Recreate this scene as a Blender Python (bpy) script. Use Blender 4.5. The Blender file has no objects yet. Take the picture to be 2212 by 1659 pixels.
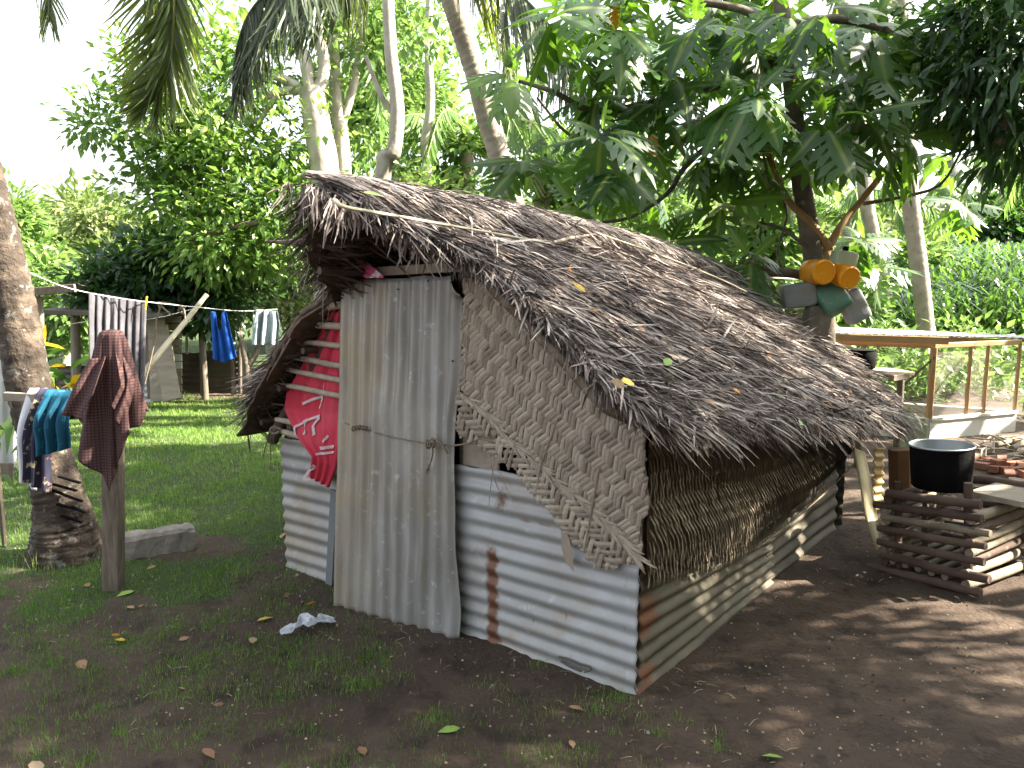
import bpy, math, random
import numpy as np
from mathutils import Vector
rs = np.random.RandomState(7); random.seed(7)
S = bpy.context.scene
COL = S.collection
# ------------------------------------------------------------------ camera, world, sun, exposure
CAMH = 1.6; PITCH = math.radians(7.7); LENS = 28.0
cam_d = bpy.data.cameras.new('camera'); cam = bpy.data.objects.new('camera', cam_d); COL.objects.link(cam)
cam.location = (0, 0, CAMH); cam.rotation_euler = (math.pi/2 - PITCH, 0, 0)
cam_d.lens = LENS; cam_d.sensor_width = 36; cam_d.clip_end = 1500; cam_d.clip_start = .05
S.camera = cam
SUN = np.array([.99, .02, .80]); SUN /= np.linalg.norm(SUN)
elev = math.asin(SUN[2]); azim = math.atan2(SUN[0], SUN[1])
w = bpy.data.worlds.new('World'); S.world = w; w.use_nodes = True
nt = w.node_tree; nt.nodes.clear()
sky = nt.nodes.new('ShaderNodeTexSky'); sky.sky_type = 'NISHITA'; sky.sun_disc = False
sky.sun_elevation = elev; sky.sun_rotation = azim; sky.dust_density = 4.0; sky.air_density = 1.0; sky.ozone_density = .6
bg = nt.nodes.new('ShaderNodeBackground'); bg.inputs[1].default_value = .092
ow = nt.nodes.new('ShaderNodeOutputWorld')
hs = nt.nodes.new('ShaderNodeHueSaturation'); hs.inputs['Saturation'].default_value = .30; hs.inputs['Value'].default_value = 1.0
nt.links.new(sky.outputs[0], hs.inputs['Color']); nt.links.new(hs.outputs[0], bg.inputs[0]); nt.links.new(bg.outputs[0], ow.inputs[0])
sl = bpy.data.lights.new('sun', 'SUN'); sl.energy = 5.0; sl.angle = math.radians(.55); sl.color = (1, .90, .72)
so = bpy.data.objects.new('sun', sl); COL.objects.link(so)
so.rotation_euler = Vector(SUN).to_track_quat('Z', 'Y').to_euler(); so.location = (20, 0, 20)
S.view_settings.view_transform = 'Standard'; S.view_settings.look = 'None'
S.view_settings.exposure = 2.88; S.view_settings.gamma = 1.0; S.view_settings.use_curve_mapping = False
S.render.engine = 'CYCLES'
S.cycles.max_bounces = 6; S.cycles.diffuse_bounces = 3; S.cycles.glossy_bounces = 2
S.cycles.transmission_bounces = 4; S.cycles.transparent_max_bounces = 6
S.cycles.use_denoising = True; S.cycles.sample_clamp_indirect = 6

# ------------------------------------------------------------------ survey helpers: sight lines of the survey camera give world points
F_ = LENS/36*2212
FW = np.array([0, math.cos(PITCH), -math.sin(PITCH)]); UP = np.array([0, math.sin(PITCH), math.cos(PITCH)])
CP = np.array([0, 0, CAMH])
def ray(x, y): return np.array([1., 0, 0])*(x-1106)/F_ + FW + UP*(829.5-y)/F_
def G(x, y, z=0.):
    r = ray(x, y); return CP + r*((z-CAMH)/r[2])
def A(x, y, Y):
    r = ray(x, y); return CP + r*(Y/r[1])
def PL(x, y, p, n):
    r = ray(x, y); return CP + r*(np.dot(np.asarray(p)-CP, n)/np.dot(r, n))
def nrm(a):
    a = np.asarray(a, float); return a/(np.linalg.norm(a, axis=-1, keepdims=True)+1e-9)

# ------------------------------------------------------------------ mesh building
class MB:
    def __init__(s): s.v = []; s.f = {3: [], 4: []}; s.r = []; s.q = []; s.n = 0; s.ng = []
    def add(s, V, F, rnd=0.5, q=0.0):
        V = np.asarray(V, float).reshape(-1, 3)
        if isinstance(F, np.ndarray): F = [F]
        else:
            g = {}
            for f in F: g.setdefault(len(f), []).append(f)
            F = [np.array(x) for x in g.values()]
        for a in F:
            k = a.shape[1]
            if k in (3, 4): s.f[k].append(a + s.n)
            else:
                for row in a: s.ng.append(list(row + s.n))
        s.v.append(V); s.n += len(V)
        s.r.append(np.broadcast_to(np.asarray(rnd, float), (len(V),)).copy())
        s.q.append(np.broadcast_to(np.asarray(q, float), (len(V),)).copy())
        return s
    def box(s, c, ax, h, rnd=.5):
        c = np.asarray(c, float); ax = np.asarray(ax, float); h = np.asarray(h, float)
        V = [c + ax[0]*h[0]*i + ax[1]*h[1]*j + ax[2]*h[2]*k for i in (-1, 1) for j in (-1, 1) for k in (-1, 1)]
        return s.add(V, [(0, 1, 3, 2), (4, 6, 7, 5), (0, 4, 5, 1), (2, 3, 7, 6), (0, 2, 6, 4), (1, 5, 7, 3)], rnd)
    def beam(s, p, q, wd, ht, upv=(0, 0, 1), rnd=.5, bev=.12):
        p = np.asarray(p, float); q = np.asarray(q, float); d = nrm(q-p)
        n = nrm(np.cross(d, upv)); m = np.cross(n, d)
        b = min(wd, ht)*bev
        ring = [(-wd/2+b, -ht/2), (wd/2-b, -ht/2), (wd/2, -ht/2+b), (wd/2, ht/2-b), (wd/2-b, ht/2), (-wd/2+b, ht/2), (-wd/2, ht/2-b), (-wd/2, -ht/2+b)]
        V = [p + n*a + m*c for a, c in ring] + [q + n*a + m*c for a, c in ring]
        F = [(i, (i+1) % 8, 8+(i+1) % 8, 8+i) for i in range(8)]
        F += [tuple(range(7, -1, -1)), tuple(range(8, 16))]
        return s.add(V, F, rnd)
    def tube(s, pts, rad, n=8, rnd=.5, cap=True, rough=0., sub=1, flat=None):
        pts = np.asarray(pts, float)
        rad = np.broadcast_to(np.asarray(rad, float), (len(pts),)).copy()
        if sub > 1 and len(pts) > 1:
            m = (len(pts)-1)*sub + 1; t = np.linspace(0, len(pts)-1, m)
            if len(pts) > 2:
                P = np.vstack([2*pts[0]-pts[1], pts, 2*pts[-1]-pts[-2]])
                i = np.minimum(t.astype(int), len(pts)-2); f = (t-i)[:, None]
                p0, p1, p2, p3 = P[i], P[i+1], P[i+2], P[i+3]
                new = .5*((2*p1) + (-p0+p2)*f + (2*p0-5*p1+4*p2-p3)*f*f + (-p0+3*p1-3*p2+p3)*f**3)
            else:
                new = pts[0] + (pts[1]-pts[0])*t[:, None]
            rad = np.interp(t, np.arange(len(pts)), rad); pts = new
        T = np.gradient(pts, axis=0) if len(pts) > 2 else np.tile(pts[1]-pts[0], (2, 1)); T = nrm(T)
        ref = np.array([0, 0, 1.]) if abs(T[0][2]) < .8 else np.array([0, 1., 0])
        th = np.arange(n)/n*2*np.pi
        V = []; N = nrm(np.cross(T[0], ref))
        for k in range(len(pts)):
            N = nrm(N - T[k]*np.dot(N, T[k])); B = np.cross(T[k], N)
            r = rad[k]*(1 + rough*rs.uniform(-1, 1, n))[:, None]
            V.append(pts[k] + r*(np.cos(th)[:, None]*N + (flat or 1.)*np.sin(th)[:, None]*B))
        V = np.vstack(V); K = len(pts)
        i = np.arange(K-1)[:, None]*n; j = np.arange(n)[None, :]; j2 = (j+1) % n
        Fq = np.stack([(i+j), (i+j2), (i+n+j2), (i+n+j)], -1).reshape(-1, 4)
        s.add(V, Fq, rnd)
        if cap:
            for ring, rev in ((V[:n], True), (V[-n:], False)):
                s.ng.append(list((np.arange(n)[::-1] if rev else np.arange(n)) + s.n))
                s.v.append(ring); s.n += n; s.r.append(np.full(n, float(np.mean(rnd)))); s.q.append(np.zeros(n))
        return s
    def grid(s, P, rnd=.5, q=0.):
        nu, nv = P.shape[:2]
        i = np.arange(nu-1)[:, None]*nv; j = np.arange(nv-1)[None, :]
        Fq = np.stack([i+j, i+nv+j, i+nv+j+1, i+j+1], -1).reshape(-1, 4)
        R = rnd.reshape(-1) if isinstance(rnd, np.ndarray) else rnd
        Q = q.reshape(-1) if isinstance(q, np.ndarray) else q
        return s.add(P.reshape(-1, 3), Fq, R, Q)
    def scatter(s, tmpl, pos, X, Y, Z, sc, rnd, tq=0.):
        """copies of a small template; X,Y,Z frames (n,3), sc (n,) or (n,3)"""
        tv, tf = tmpl; tv = np.asarray(tv, float); n = len(pos); k = len(tv)
        sc = np.asarray(sc, float); sc = np.broadcast_to(sc.reshape(n, -1) if sc.ndim else sc, (n, 3)) if sc.ndim < 2 else sc
        L = tv[None]*sc[:, None, :]
        V = pos[:, None, :] + L[..., 0:1]*X[:, None, :] + L[..., 1:2]*Y[:, None, :] + L[..., 2:3]*Z[:, None, :]
        tf = np.asarray(tf); Fq = (tf[None] + (np.arange(n)*k)[:, None, None]).reshape(-1, tf.shape[1])
        return s.add(V.reshape(-1, 3), Fq, np.repeat(np.broadcast_to(rnd, (n,)), k), np.tile(np.broadcast_to(tq, (k,)), n))
    def mesh(s, name, mat, origin=(0, 0, 0), smooth=False):
        V = np.vstack(s.v) - np.asarray(origin, float)
        me = bpy.data.meshes.new(name)
        loops = []; sizes = []
        for k in (3, 4):
            if s.f[k]:
                a = np.concatenate([x for x in s.f[k]]); loops.append(a.reshape(-1)); sizes.append(np.full(len(a), k))
        for g in s.ng: loops.append(np.array(g)); sizes.append(np.array([len(g)]))
        L = np.concatenate(loops); Z = np.concatenate(sizes)
        me.vertices.add(len(V)); me.vertices.foreach_set('co', V.astype(np.float32).reshape(-1))
        me.loops.add(len(L)); me.loops.foreach_set('vertex_index', L.astype(np.int32))
        me.polygons.add(len(Z)); st = np.concatenate([[0], np.cumsum(Z)[:-1]])
        me.polygons.foreach_set('loop_start', st.astype(np.int32))
        try: me.polygons.foreach_set('loop_total', Z.astype(np.int32))
        except Exception: pass
        me.polygons.foreach_set('use_smooth', np.full(len(Z), bool(smooth)))
        me.update(calc_edges=True)
        for nm, arr in (('rnd', s.r), ('q', s.q)):
            at = me.attributes.new(nm, 'FLOAT', 'POINT'); at.data.foreach_set('value', np.concatenate(arr).astype(np.float32))
        me.materials.append(mat)
        return me
ORG = {}
def tag(o, label=None, cat=None, group=None, kind=None):
    if label: o['label'] = label
    if cat: o['category'] = cat
    if group: o['group'] = group
    if kind: o['kind'] = kind
    return o
def obj(name, mb, mat, parent=None, label=None, cat=None, group=None, kind=None, smooth=False, origin=None):
    if parent is not None: origin = ORG[parent.name]
    if origin is None:
        V = np.vstack(mb.v); origin = (V.min(0)+V.max(0))/2; origin[2] = V[:, 2].min()
        if kind: origin = np.zeros(3)
    me = mb.mesh(name, mat, origin, smooth)
    o = bpy.data.objects.new(name, me); COL.objects.link(o)
    if parent is not None: o.parent = parent
    else: o.location = origin
    ORG[o.name] = np.asarray(origin, float)
    return tag(o, label, cat, group, kind)
def thing(name, loc, label, cat, group=None):
    o = bpy.data.objects.new(name, None); COL.objects.link(o); o.location = loc; o.empty_display_size = .1
    ORG[o.name] = np.asarray(loc, float); return tag(o, label, cat, group)

# ------------------------------------------------------------------ materials
def mat(name, stops, wr=0., wo=0., wn=1., ns=6., nd=5., rough=.75, bump=0., bs=60., trans=0., tcol=None, metal=0., spec=.35,
        coord='Object', stretch=None, blot=None, q=None, wave=None, coat=0.):
    m = bpy.data.materials.new(name); m.use_nodes = True; t = m.node_tree; N = t.nodes; Lk = t.links
    N.clear(); out = N.new('ShaderNodeOutputMaterial'); P = N.new('ShaderNodeBsdfPrincipled')
    tc = N.new('ShaderNodeTexCoord'); src = tc.outputs[coord]
    if stretch:
        mp = N.new('ShaderNodeMapping'); mp.inputs['Scale'].default_value = stretch; Lk.new(src, mp.inputs[0]); src2 = mp.outputs[0]
    else: src2 = src
    def math_(op, a, b=None, c=None):
        n = N.new('ShaderNodeMath'); n.operation = op
        for i, x in enumerate((a, b, c)):
            if x is None: continue
            if isinstance(x, (int, float)): n.inputs[i].default_value = x
            else: Lk.new(x, n.inputs[i])
        return n.outputs[0]
    def noise(scale, detail=4., vec=None, rg=.55):
        n = N.new('ShaderNodeTexNoise'); n.inputs['Scale'].default_value = scale; n.inputs['Detail'].default_value = detail
        n.inputs['Roughness'].default_value = rg; Lk.new(vec if vec is not None else src, n.inputs['Vector']); return n.outputs['Fac']
    n1 = noise(ns, nd, src2)
    fac = math_('MULTIPLY', math_('SUBTRACT', math_('MULTIPLY', n1, 1.7), .35), wn)
    if wr:
        a = N.new('ShaderNodeAttribute'); a.attribute_name = 'rnd'; fac = math_('MULTIPLY_ADD', a.outputs['Fac'], wr, fac)
    if wo:
        oi = N.new('ShaderNodeObjectInfo'); fac = math_('MULTIPLY_ADD', oi.outputs['Random'], wo, fac)
    cr = N.new('ShaderNodeValToRGB'); e = cr.color_ramp.elements
    while len(e) < len(stops): e.new(.5)
    for i, c in enumerate(stops):
        e[i].position = i/(len(stops)-1) if len(c) < 4 else c[3]; e[i].color = (*c[:3], 1)
    Lk.new(fac, cr.inputs[0]); col = cr.outputs[0]
    def mixc(f, a, b):
        n = N.new('ShaderNodeMix'); n.data_type = 'RGBA'
        if isinstance(f, (int, float)): n.inputs[0].default_value = f
        else: Lk.new(f, n.inputs[0])
        for k, x in ((6, a), (7, b)):
            if isinstance(x, tuple): n.inputs[k].default_value = (*x, 1)
            else: Lk.new(x, n.inputs[k])
        return n.outputs[2]
    def smooth(v, lo, hi):
        n = N.new('ShaderNodeMapRange'); n.interpolation_type = 'SMOOTHSTEP'; n.inputs[1].default_value = lo; n.inputs[2].default_value = hi
        Lk.new(v, n.inputs[0]); return n.outputs[0]
    if blot:
        for (bc, sc_, lo, hi, k) in blot:
            f = smooth(noise(sc_, 6., None, .62), lo, hi); col = mixc(math_('MULTIPLY', f, k), col, bc)
    if q:   # colour laid where the mesh attribute q says (rust, ribs, grass), broken up by noise
        qa = N.new('ShaderNodeAttribute'); qa.attribute_name = 'q'
        qc, qs, lo, hi = q
        f = math_('ADD', qa.outputs['Fac'], math_('MULTIPLY', math_('SUBTRACT', noise(qs, 8., None, .7), .5), 1.5 if qs else 0.))
        f = smooth(f, lo, hi); col = mixc(f, col, qc)
    if wave:
        for ax, sc_, wc, thr in wave:
            wv = N.new('ShaderNodeTexWave'); wv.wave_type = 'BANDS'; wv.bands_direction = ax; wv.inputs['Scale'].default_value = sc_
            wv.inputs['Distortion'].default_value = .6; Lk.new(src, wv.inputs['Vector'])
            col = mixc(math_('MULTIPLY', smooth(wv.outputs['Fac'], thr, 1.), .75), col, wc)
    Lk.new(col, P.inputs['Base Color']); P.inputs['Roughness'].default_value = rough; P.inputs['Metallic'].default_value = metal
    P.inputs['Specular IOR Level'].default_value = spec; P.inputs['Coat Weight'].default_value = coat
    if bump:
        b = N.new('ShaderNodeBump'); b.inputs['Strength'].default_value = min(1., bump); b.inputs['Distance'].default_value = .01 if bump <= 1 else .01*bump
        Lk.new(noise(bs, 6., src2, .6), b.inputs['Height']); Lk.new(b.outputs[0], P.inputs['Normal'])
    if trans:
        T = N.new('ShaderNodeBsdfTranslucent')
        if tcol is None: Lk.new(col, T.inputs[0])
        else: Lk.new(mixc(.75, col, tcol), T.inputs[0])
        M = N.new('ShaderNodeMixShader'); M.inputs[0].default_value = trans
        Lk.new(P.outputs[0], M.inputs[1]); Lk.new(T.outputs[0], M.inputs[2]); Lk.new(M.outputs[0], out.inputs[0])
    else: Lk.new(P.outputs[0], out.inputs[0])
    return m
M = {}
M['soil'] = mat('soil', [(.030, .020, .0145), (.060, .041, .031), (.105, .074, .056)], ns=1.6, nd=12, rough=.97, bump=1.6, bs=38,
                blot=[((.022, .015, .011), 6., .5, .66, .75), ((.11, .08, .06), 3.1, .58, .74, .5), ((.17, .13, .10), 90., .62, .72, .6)], q=((.035, .055, .016), 7., .35, .75), coord='Object')
M['clod'] = mat('clod', [(.03, .02, .015), (.075, .052, .04), (.13, .1, .078), (.3, .27, .24)], wr=1.0, wn=.1, ns=3., rough=.97)
M['hill'] = mat('hill', [(.03, .05, .015), (.08, .1, .03)], ns=.3, rough=.95)
M['grass'] = mat('grass', [(.045, .10, .018), (.09, .19, .03), (.16, .28, .05), (.3, .32, .12)], wr=1., wn=.25, ns=1.2, rough=.6, trans=.35, tcol=(.16, .34, .03))
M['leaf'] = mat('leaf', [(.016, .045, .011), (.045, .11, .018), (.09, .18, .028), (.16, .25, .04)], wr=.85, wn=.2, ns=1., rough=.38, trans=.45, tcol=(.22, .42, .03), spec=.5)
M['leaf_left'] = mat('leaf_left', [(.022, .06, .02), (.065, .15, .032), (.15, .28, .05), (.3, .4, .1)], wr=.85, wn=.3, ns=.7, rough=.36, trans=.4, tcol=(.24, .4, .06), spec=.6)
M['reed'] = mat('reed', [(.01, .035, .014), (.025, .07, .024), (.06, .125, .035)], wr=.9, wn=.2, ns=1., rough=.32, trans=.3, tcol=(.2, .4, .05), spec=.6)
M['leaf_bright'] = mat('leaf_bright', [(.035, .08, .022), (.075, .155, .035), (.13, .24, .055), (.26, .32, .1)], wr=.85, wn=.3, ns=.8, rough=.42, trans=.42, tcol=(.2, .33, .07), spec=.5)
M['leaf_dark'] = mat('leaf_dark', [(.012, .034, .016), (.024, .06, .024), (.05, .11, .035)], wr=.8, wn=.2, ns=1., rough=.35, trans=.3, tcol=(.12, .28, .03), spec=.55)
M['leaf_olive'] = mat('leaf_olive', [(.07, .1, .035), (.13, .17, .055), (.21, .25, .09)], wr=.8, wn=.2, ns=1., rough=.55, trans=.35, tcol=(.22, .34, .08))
M['bread'] = mat('bread', [(.009, .032, .014), (.017, .056, .02), (.04, .105, .022), (.13, .23, .03)], wr=.35, wo=.55, wn=.15, ns=3., rough=.4, trans=.36, tcol=(.2, .42, .02), spec=.6, q=((.15, .2, .05), 0., .82, .97))
M['orange_leaf'] = mat('orange_leaf', [(.5, .14, .01), (.65, .28, .02)], ns=8., rough=.5, trans=.5, tcol=(.8, .3, .01))
M['frond'] = mat('frond', [(.03, .05, .02), (.055, .085, .025), (.11, .13, .03)], wr=.85, wn=.2, ns=1., rough=.4, trans=.38, tcol=(.3, .38, .03), spec=.5)
M['frond_dark'] = mat('frond_dark', [(.02, .03, .018), (.04, .06, .03), (.07, .09, .04)], wr=.85, wn=.2, ns=1., rough=.4, trans=.25, tcol=(.2, .28, .03), spec=.5)
M['croton'] = mat('croton', [(.08, .12, .01), (.35, .28, .01), (.55, .38, .02)], wr=1., wn=.2, rough=.4, trans=.4, tcol=(.7, .5, .02))
M['thatch'] = mat('thatch', [(.022, .015, .013), (.075, .056, .050), (.19, .153, .142), (.42, .365, .345)], wr=.95, wn=.35, ns=5., rough=.7, bump=.3, bs=150, spec=.3)
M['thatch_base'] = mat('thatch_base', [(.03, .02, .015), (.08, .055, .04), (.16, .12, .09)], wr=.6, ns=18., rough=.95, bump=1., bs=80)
M['mat_strip'] = mat('mat_strip', [(.12, .092, .07), (.235, .19, .15), (.38, .32, .255)], wr=.8, wo=.3, wn=.4, ns=14., rough=.55, bump=.35, bs=220, spec=.35)
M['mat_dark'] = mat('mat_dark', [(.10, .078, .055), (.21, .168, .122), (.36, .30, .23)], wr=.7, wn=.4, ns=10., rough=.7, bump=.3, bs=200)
M['bark_pale'] = mat('bark_pale', [(.2, .18, .15), (.36, .33, .28), (.5, .47, .42)], ns=5., nd=8, rough=.9, bump=.7, bs=30)
M['bark_palm'] = mat('bark_palm', [(.17, .14, .11), (.27, .235, .2), (.38, .34, .3)], ns=4., nd=8, rough=.9, bump=.6, bs=30, blot=[((.1, .08, .065), 12., .55, .7, .5)])
M['bark_left'] = mat('bark_left', [(.012, .009, .008), (.05, .038, .03), (.17, .13, .1)], ns=9., nd=9, rough=.92, bump=3., bs=18, blot=[((.26, .25, .23), 14., .57, .66, .6), ((.3, .15, .07), 4., .62, .72, .5)])
M['bark_dark'] = mat('bark_dark', [(.05, .04, .03), (.12, .1, .08), (.2, .17, .14)], ns=6., nd=8, rough=.92, bump=.8, bs=25, blot=[((.3, .3, .27), 10., .6, .7, .5)])
M['bark_tan'] = mat('bark_tan', [(.2, .12, .05), (.32, .2, .09), (.38, .27, .15)], ns=5., rough=.8, bump=.4, bs=30)
M['stick'] = mat('stick', [(.18, .14, .11), (.30, .24, .19), (.42, .35, .28)], wo=.4, wn=.7, ns=8., nd=8, stretch=(3, 3, 3), rough=.75, bump=.3, bs=60)
M['rafter'] = mat('rafter', [(.035, .025, .02), (.08, .058, .045), (.13, .1, .075)], ns=8., rough=.8, bump=.4, bs=60)
M['log'] = mat('log', [(.045, .028, .022), (.095, .062, .05), (.17, .12, .095)], wo=.45, wn=.6, ns=7., nd=8, rough=.85, bump=.5, bs=50, blot=[((.3, .27, .23), 9., .6, .7, .5)])
M['log_pale'] = mat('log_pale', [(.10, .08, .06), (.2, .165, .125), (.32, .28, .22)], wn=1., ns=8., nd=8, rough=.85, bump=.5, bs=50)
M['wood_grey'] = mat('wood_grey', [(.13, .105, .08), (.22, .185, .145), (.31, .27, .22)], ns=5., nd=10, stretch=(6, 6, 1), rough=.85, bump=.5, bs=40)
M['wood_post'] = mat('wood_post', [(.08, .062, .048), (.15, .12, .095), (.25, .21, .17)], ns=7., nd=10, stretch=(6, 6, .8), rough=.88, bump=.8, bs=30)
M['wood_new'] = mat('wood_new', [(.3, .17, .08), (.4, .245, .125), (.48, .31, .17)], wo=.3, wn=.7, ns=5., nd=8, rough=.7, bump=.2, bs=50)
M['board'] = mat('board', [(.17, .14, .11), (.27, .23, .185), (.36, .32, .265)], wo=.2, wn=.8, ns=4., nd=10, stretch=(1, 6, 6), rough=.85, bump=.4, bs=50)
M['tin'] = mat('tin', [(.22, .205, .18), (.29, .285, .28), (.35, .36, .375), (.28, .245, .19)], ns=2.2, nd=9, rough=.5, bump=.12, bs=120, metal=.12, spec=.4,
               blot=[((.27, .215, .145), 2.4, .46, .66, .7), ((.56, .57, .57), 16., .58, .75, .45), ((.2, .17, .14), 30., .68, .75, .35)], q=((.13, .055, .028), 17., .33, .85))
M['tin_door'] = mat('tin_door', [(.15, .14, .12), (.26, .25, .24), (.40, .40, .41)], ns=3., nd=9, stretch=(3, 3, .6), rough=.45, bump=.12, bs=140, metal=.18, spec=.45,
               blot=[((.29, .25, .18), 1.3, .55, .7, .45), ((.58, .6, .61), 24., .58, .72, .5), ((.15, .14, .13), 60., .7, .76, .4)], q=((.30, .25, .175), 5., .1, 1.05))
M['tin_side_shaded'] = mat('tin_side_shaded', [(.055, .047, .032), (.088, .078, .057), (.125, .113, .088)], ns=3., nd=9, rough=.6, bump=.2, bs=120, metal=.1, spec=.3,
               blot=[((.14, .1, .06), 3., .55, .7, .6)], q=((.12, .05, .025), 30., .35, .75))  # base colour darkened to carry the shade on the right wall
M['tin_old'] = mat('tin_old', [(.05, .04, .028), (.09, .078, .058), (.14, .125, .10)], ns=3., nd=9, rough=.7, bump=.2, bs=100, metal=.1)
M['tin_pale'] = mat('tin_pale', [(.3, .3, .3), (.45, .46, .47), (.55, .56, .56)], ns=3., nd=8, rough=.45, metal=.3)
M['dark_board'] = mat('dark_board', [(.11, .12, .13), (.17, .18, .19)], ns=5., rough=.7)
M['red_cloth'] = mat('red_cloth', [(.45, .022, .05), (.54, .04, .075), (.57, .09, .13)], ns=3., rough=.8, bump=.2, bs=300, trans=.12)
M['white_print'] = mat('white_print', [(.5, .33, .37), (.6, .5, .52)], ns=20., rough=.85)
M['pink_cloth'] = mat('pink_cloth', [(.6, .09, .25), (.68, .12, .3)], ns=6., rough=.8, blot=[((.8, .72, .78), 13., .56, .6, 1.)])
M['shirt'] = mat('shirt', [(.06, .03, .028), (.095, .05, .044), (.135, .072, .06)], ns=5., rough=.9, bump=.2, bs=250,
                 wave=[('X', 21., (.03, .012, .02), .35), ('Z', 21., (.03, .012, .02), .35)])
M['towel'] = mat('towel', stops=[(.05, .05, .062), (.095, .092, .11), (.15, .148, .168)], ns=6., rough=.95, bump=.6, bs=260, blot=[((.2, .19, .22), 30., .58, .7, .4)])
M['blue_cloth'] = mat('blue_cloth', [(.005, .055, .30), (.01, .1, .46)], ns=5., rough=.85, bump=.2, bs=200)
M['teal_cloth'] = mat('teal_cloth', [(.004, .045, .09), (.008, .09, .16), (.014, .14, .23)], ns=7., rough=.85, bump=.3, bs=200, blot=[((.06, .32, .38), 26., .6, .66, .8)])
M['white_cloth'] = mat('white_cloth', [(.5, .52, .62), (.7, .7, .76)], ns=6., rough=.9)
M['floral_cloth'] = mat('floral_cloth', [(.02, .022, .045), (.05, .045, .08)], ns=6., rough=.9, blot=[((.45, .38, .24), 12., .56, .6, 1.), ((.5, .2, .22), 17., .62, .66, 1.)])
M['pale_shirt'] = mat('pale_shirt', [(.25, .32, .36), (.5, .55, .6)], ns=6., rough=.9, blot=[((.1, .16, .22), 8., .55, .65, .7)])
M['rope'] = mat('rope', [(.14, .11, .08), (.26, .21, .16)], ns=40., rough=.9, bump=.6, bs=200)
M['line'] = mat('line', [(.5, .5, .48), (.6, .6, .58)], ns=20., rough=.7)
M['bamboo'] = mat('bamboo', [(.28, .25, .17), (.42, .38, .28), (.5, .47, .36)], ns=5., rough=.6)
M['yellow_peg'] = mat('yellow_peg', [(.7, .65, .03), (.75, .7, .05)], rough=.5)
M['soot'] = mat('soot', [(.002, .002, .0025), (.006, .006, .007)], ns=6., spec=.12, rough=.9, bump=.3, bs=40)
M['alu'] = mat('alu', [(.3, .33, .36), (.42, .45, .48)], ns=8., rough=.4, metal=.5)
M['orange_plastic'] = mat('orange_plastic', [(.7, .26, .01), (.82, .36, .015)], ns=9., rough=.45, trans=.12, blot=[((.35, .16, .03), 14., .6, .66, .6)])
M['green_plastic'] = mat('green_plastic', blot=[((.2, .17, .13), 9., .5, .66, .5), ((.4, .4, .38), 30., .62, .7, .4)], stops=[(.06, .16, .11), (.1, .2, .14)], ns=6., rough=.5)
M['pale_green_plastic'] = mat('pale_green_plastic', [(.3, .36, .24), (.45, .5, .38)], ns=6., rough=.5, trans=.2)
M['grey_plastic'] = mat('grey_plastic', blot=[((.2, .17, .13), 9., .5, .66, .5), ((.4, .4, .38), 30., .62, .7, .4)], stops=[(.16, .17, .18), (.26, .27, .28)], ns=7., rough=.5, bump=.2, bs=30)
M['brown_plastic'] = mat('brown_plastic', blot=[((.2, .17, .13), 9., .5, .66, .5), ((.4, .4, .38), 30., .62, .7, .4)], stops=[(.08, .07, .055), (.14, .12, .1)], ns=6., rough=.6)
M['white_paint'] = mat('white_paint', [(.6, .59, .56), (.76, .75, .73)], ns=3., rough=.8, bump=.2, bs=20, blot=[((.4, .34, .28), 5., .62, .75, .5)])
M['brick'] = mat('brick', [(.16, .06, .04), (.24, .1, .065), (.28, .16, .12)], wo=.5, wn=.6, ns=12., rough=.9, bump=.5, bs=60)
M['rust_wood'] = mat('rust_wood', [(.10, .045, .02), (.18, .085, .035)], ns=6., rough=.85, bump=.4, bs=30)
M['cream'] = mat('cream', [(.5, .42, .26), (.62, .54, .36)], ns=5., rough=.75, stretch=(8, 8, .6), bump=.3, bs=30)
M['gold_tin'] = mat('gold_tin', [(.3, .2, .08), (.42, .32, .15)], ns=6., rough=.6)
M['concrete'] = mat('concrete', [(.13, .115, .10), (.22, .2, .18), (.3, .28, .25)], ns=9., nd=8, rough=.95, bump=.8, bs=40)
M['straw'] = mat('straw', [(.25, .2, .12), (.45, .38, .24)], wr=1., rough=.8)
M['dry_leaf'] = mat('dry_leaf', [(.2, .11, .06), (.33, .2, .12), (.42, .3, .2)], wo=1., wn=.3, rough=.7, trans=.15)
M['plastic_bag'] = mat('plastic_bag', [(.55, .58, .66), (.75, .78, .85)], ns=20., rough=.35, trans=.35)
M['screen'] = mat('screen', [(.3, .26, .24), (.4, .36, .33)], ns=10., rough=.8)
t_ = M['screen'].node_tree; P_ = [n for n in t_.nodes if n.type == 'BSDF_PRINCIPLED'][0]; P_.inputs['Alpha'].default_value = .27
M['fruit'] = mat('fruit', [(.1, .2, .03), (.16, .28, .05)], ns=30., rough=.6, bump=.5, bs=60)
M['tile'] = mat('tile', [(.5, .5, .46), (.62, .61, .57)], ns=6., rough=.6)

# ------------------------------------------------------------------ noise for layout (value noise)
_g = np.random.RandomState(3).rand(256, 256)
def vn(x, y):
    x = np.asarray(x, float); y = np.asarray(y, float); xi = np.floor(x).astype(int); yi = np.floor(y).astype(int)
    fx = x-xi; fy = y-yi; fx = fx*fx*(3-2*fx); fy = fy*fy*(3-2*fy)
    a = _g[xi % 256, yi % 256]; b = _g[(xi+1) % 256, yi % 256]; c = _g[xi % 256, (yi+1) % 256]; d = _g[(xi+1) % 256, (yi+1) % 256]
    return (a*(1-fx)+b*fx)*(1-fy)+(c*(1-fx)+d*fx)*fy
def fbm(x, y, o=4):
    s = 0; a = .5
    for k in range(o): s = s + a*vn(x*2**k+17*k, y*2**k+31*k); a *= .5
    return s
def sst(x, a, b):
    t = np.clip((x-a)/(b-a), 0, 1); return t*t*(3-2*t)

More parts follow.
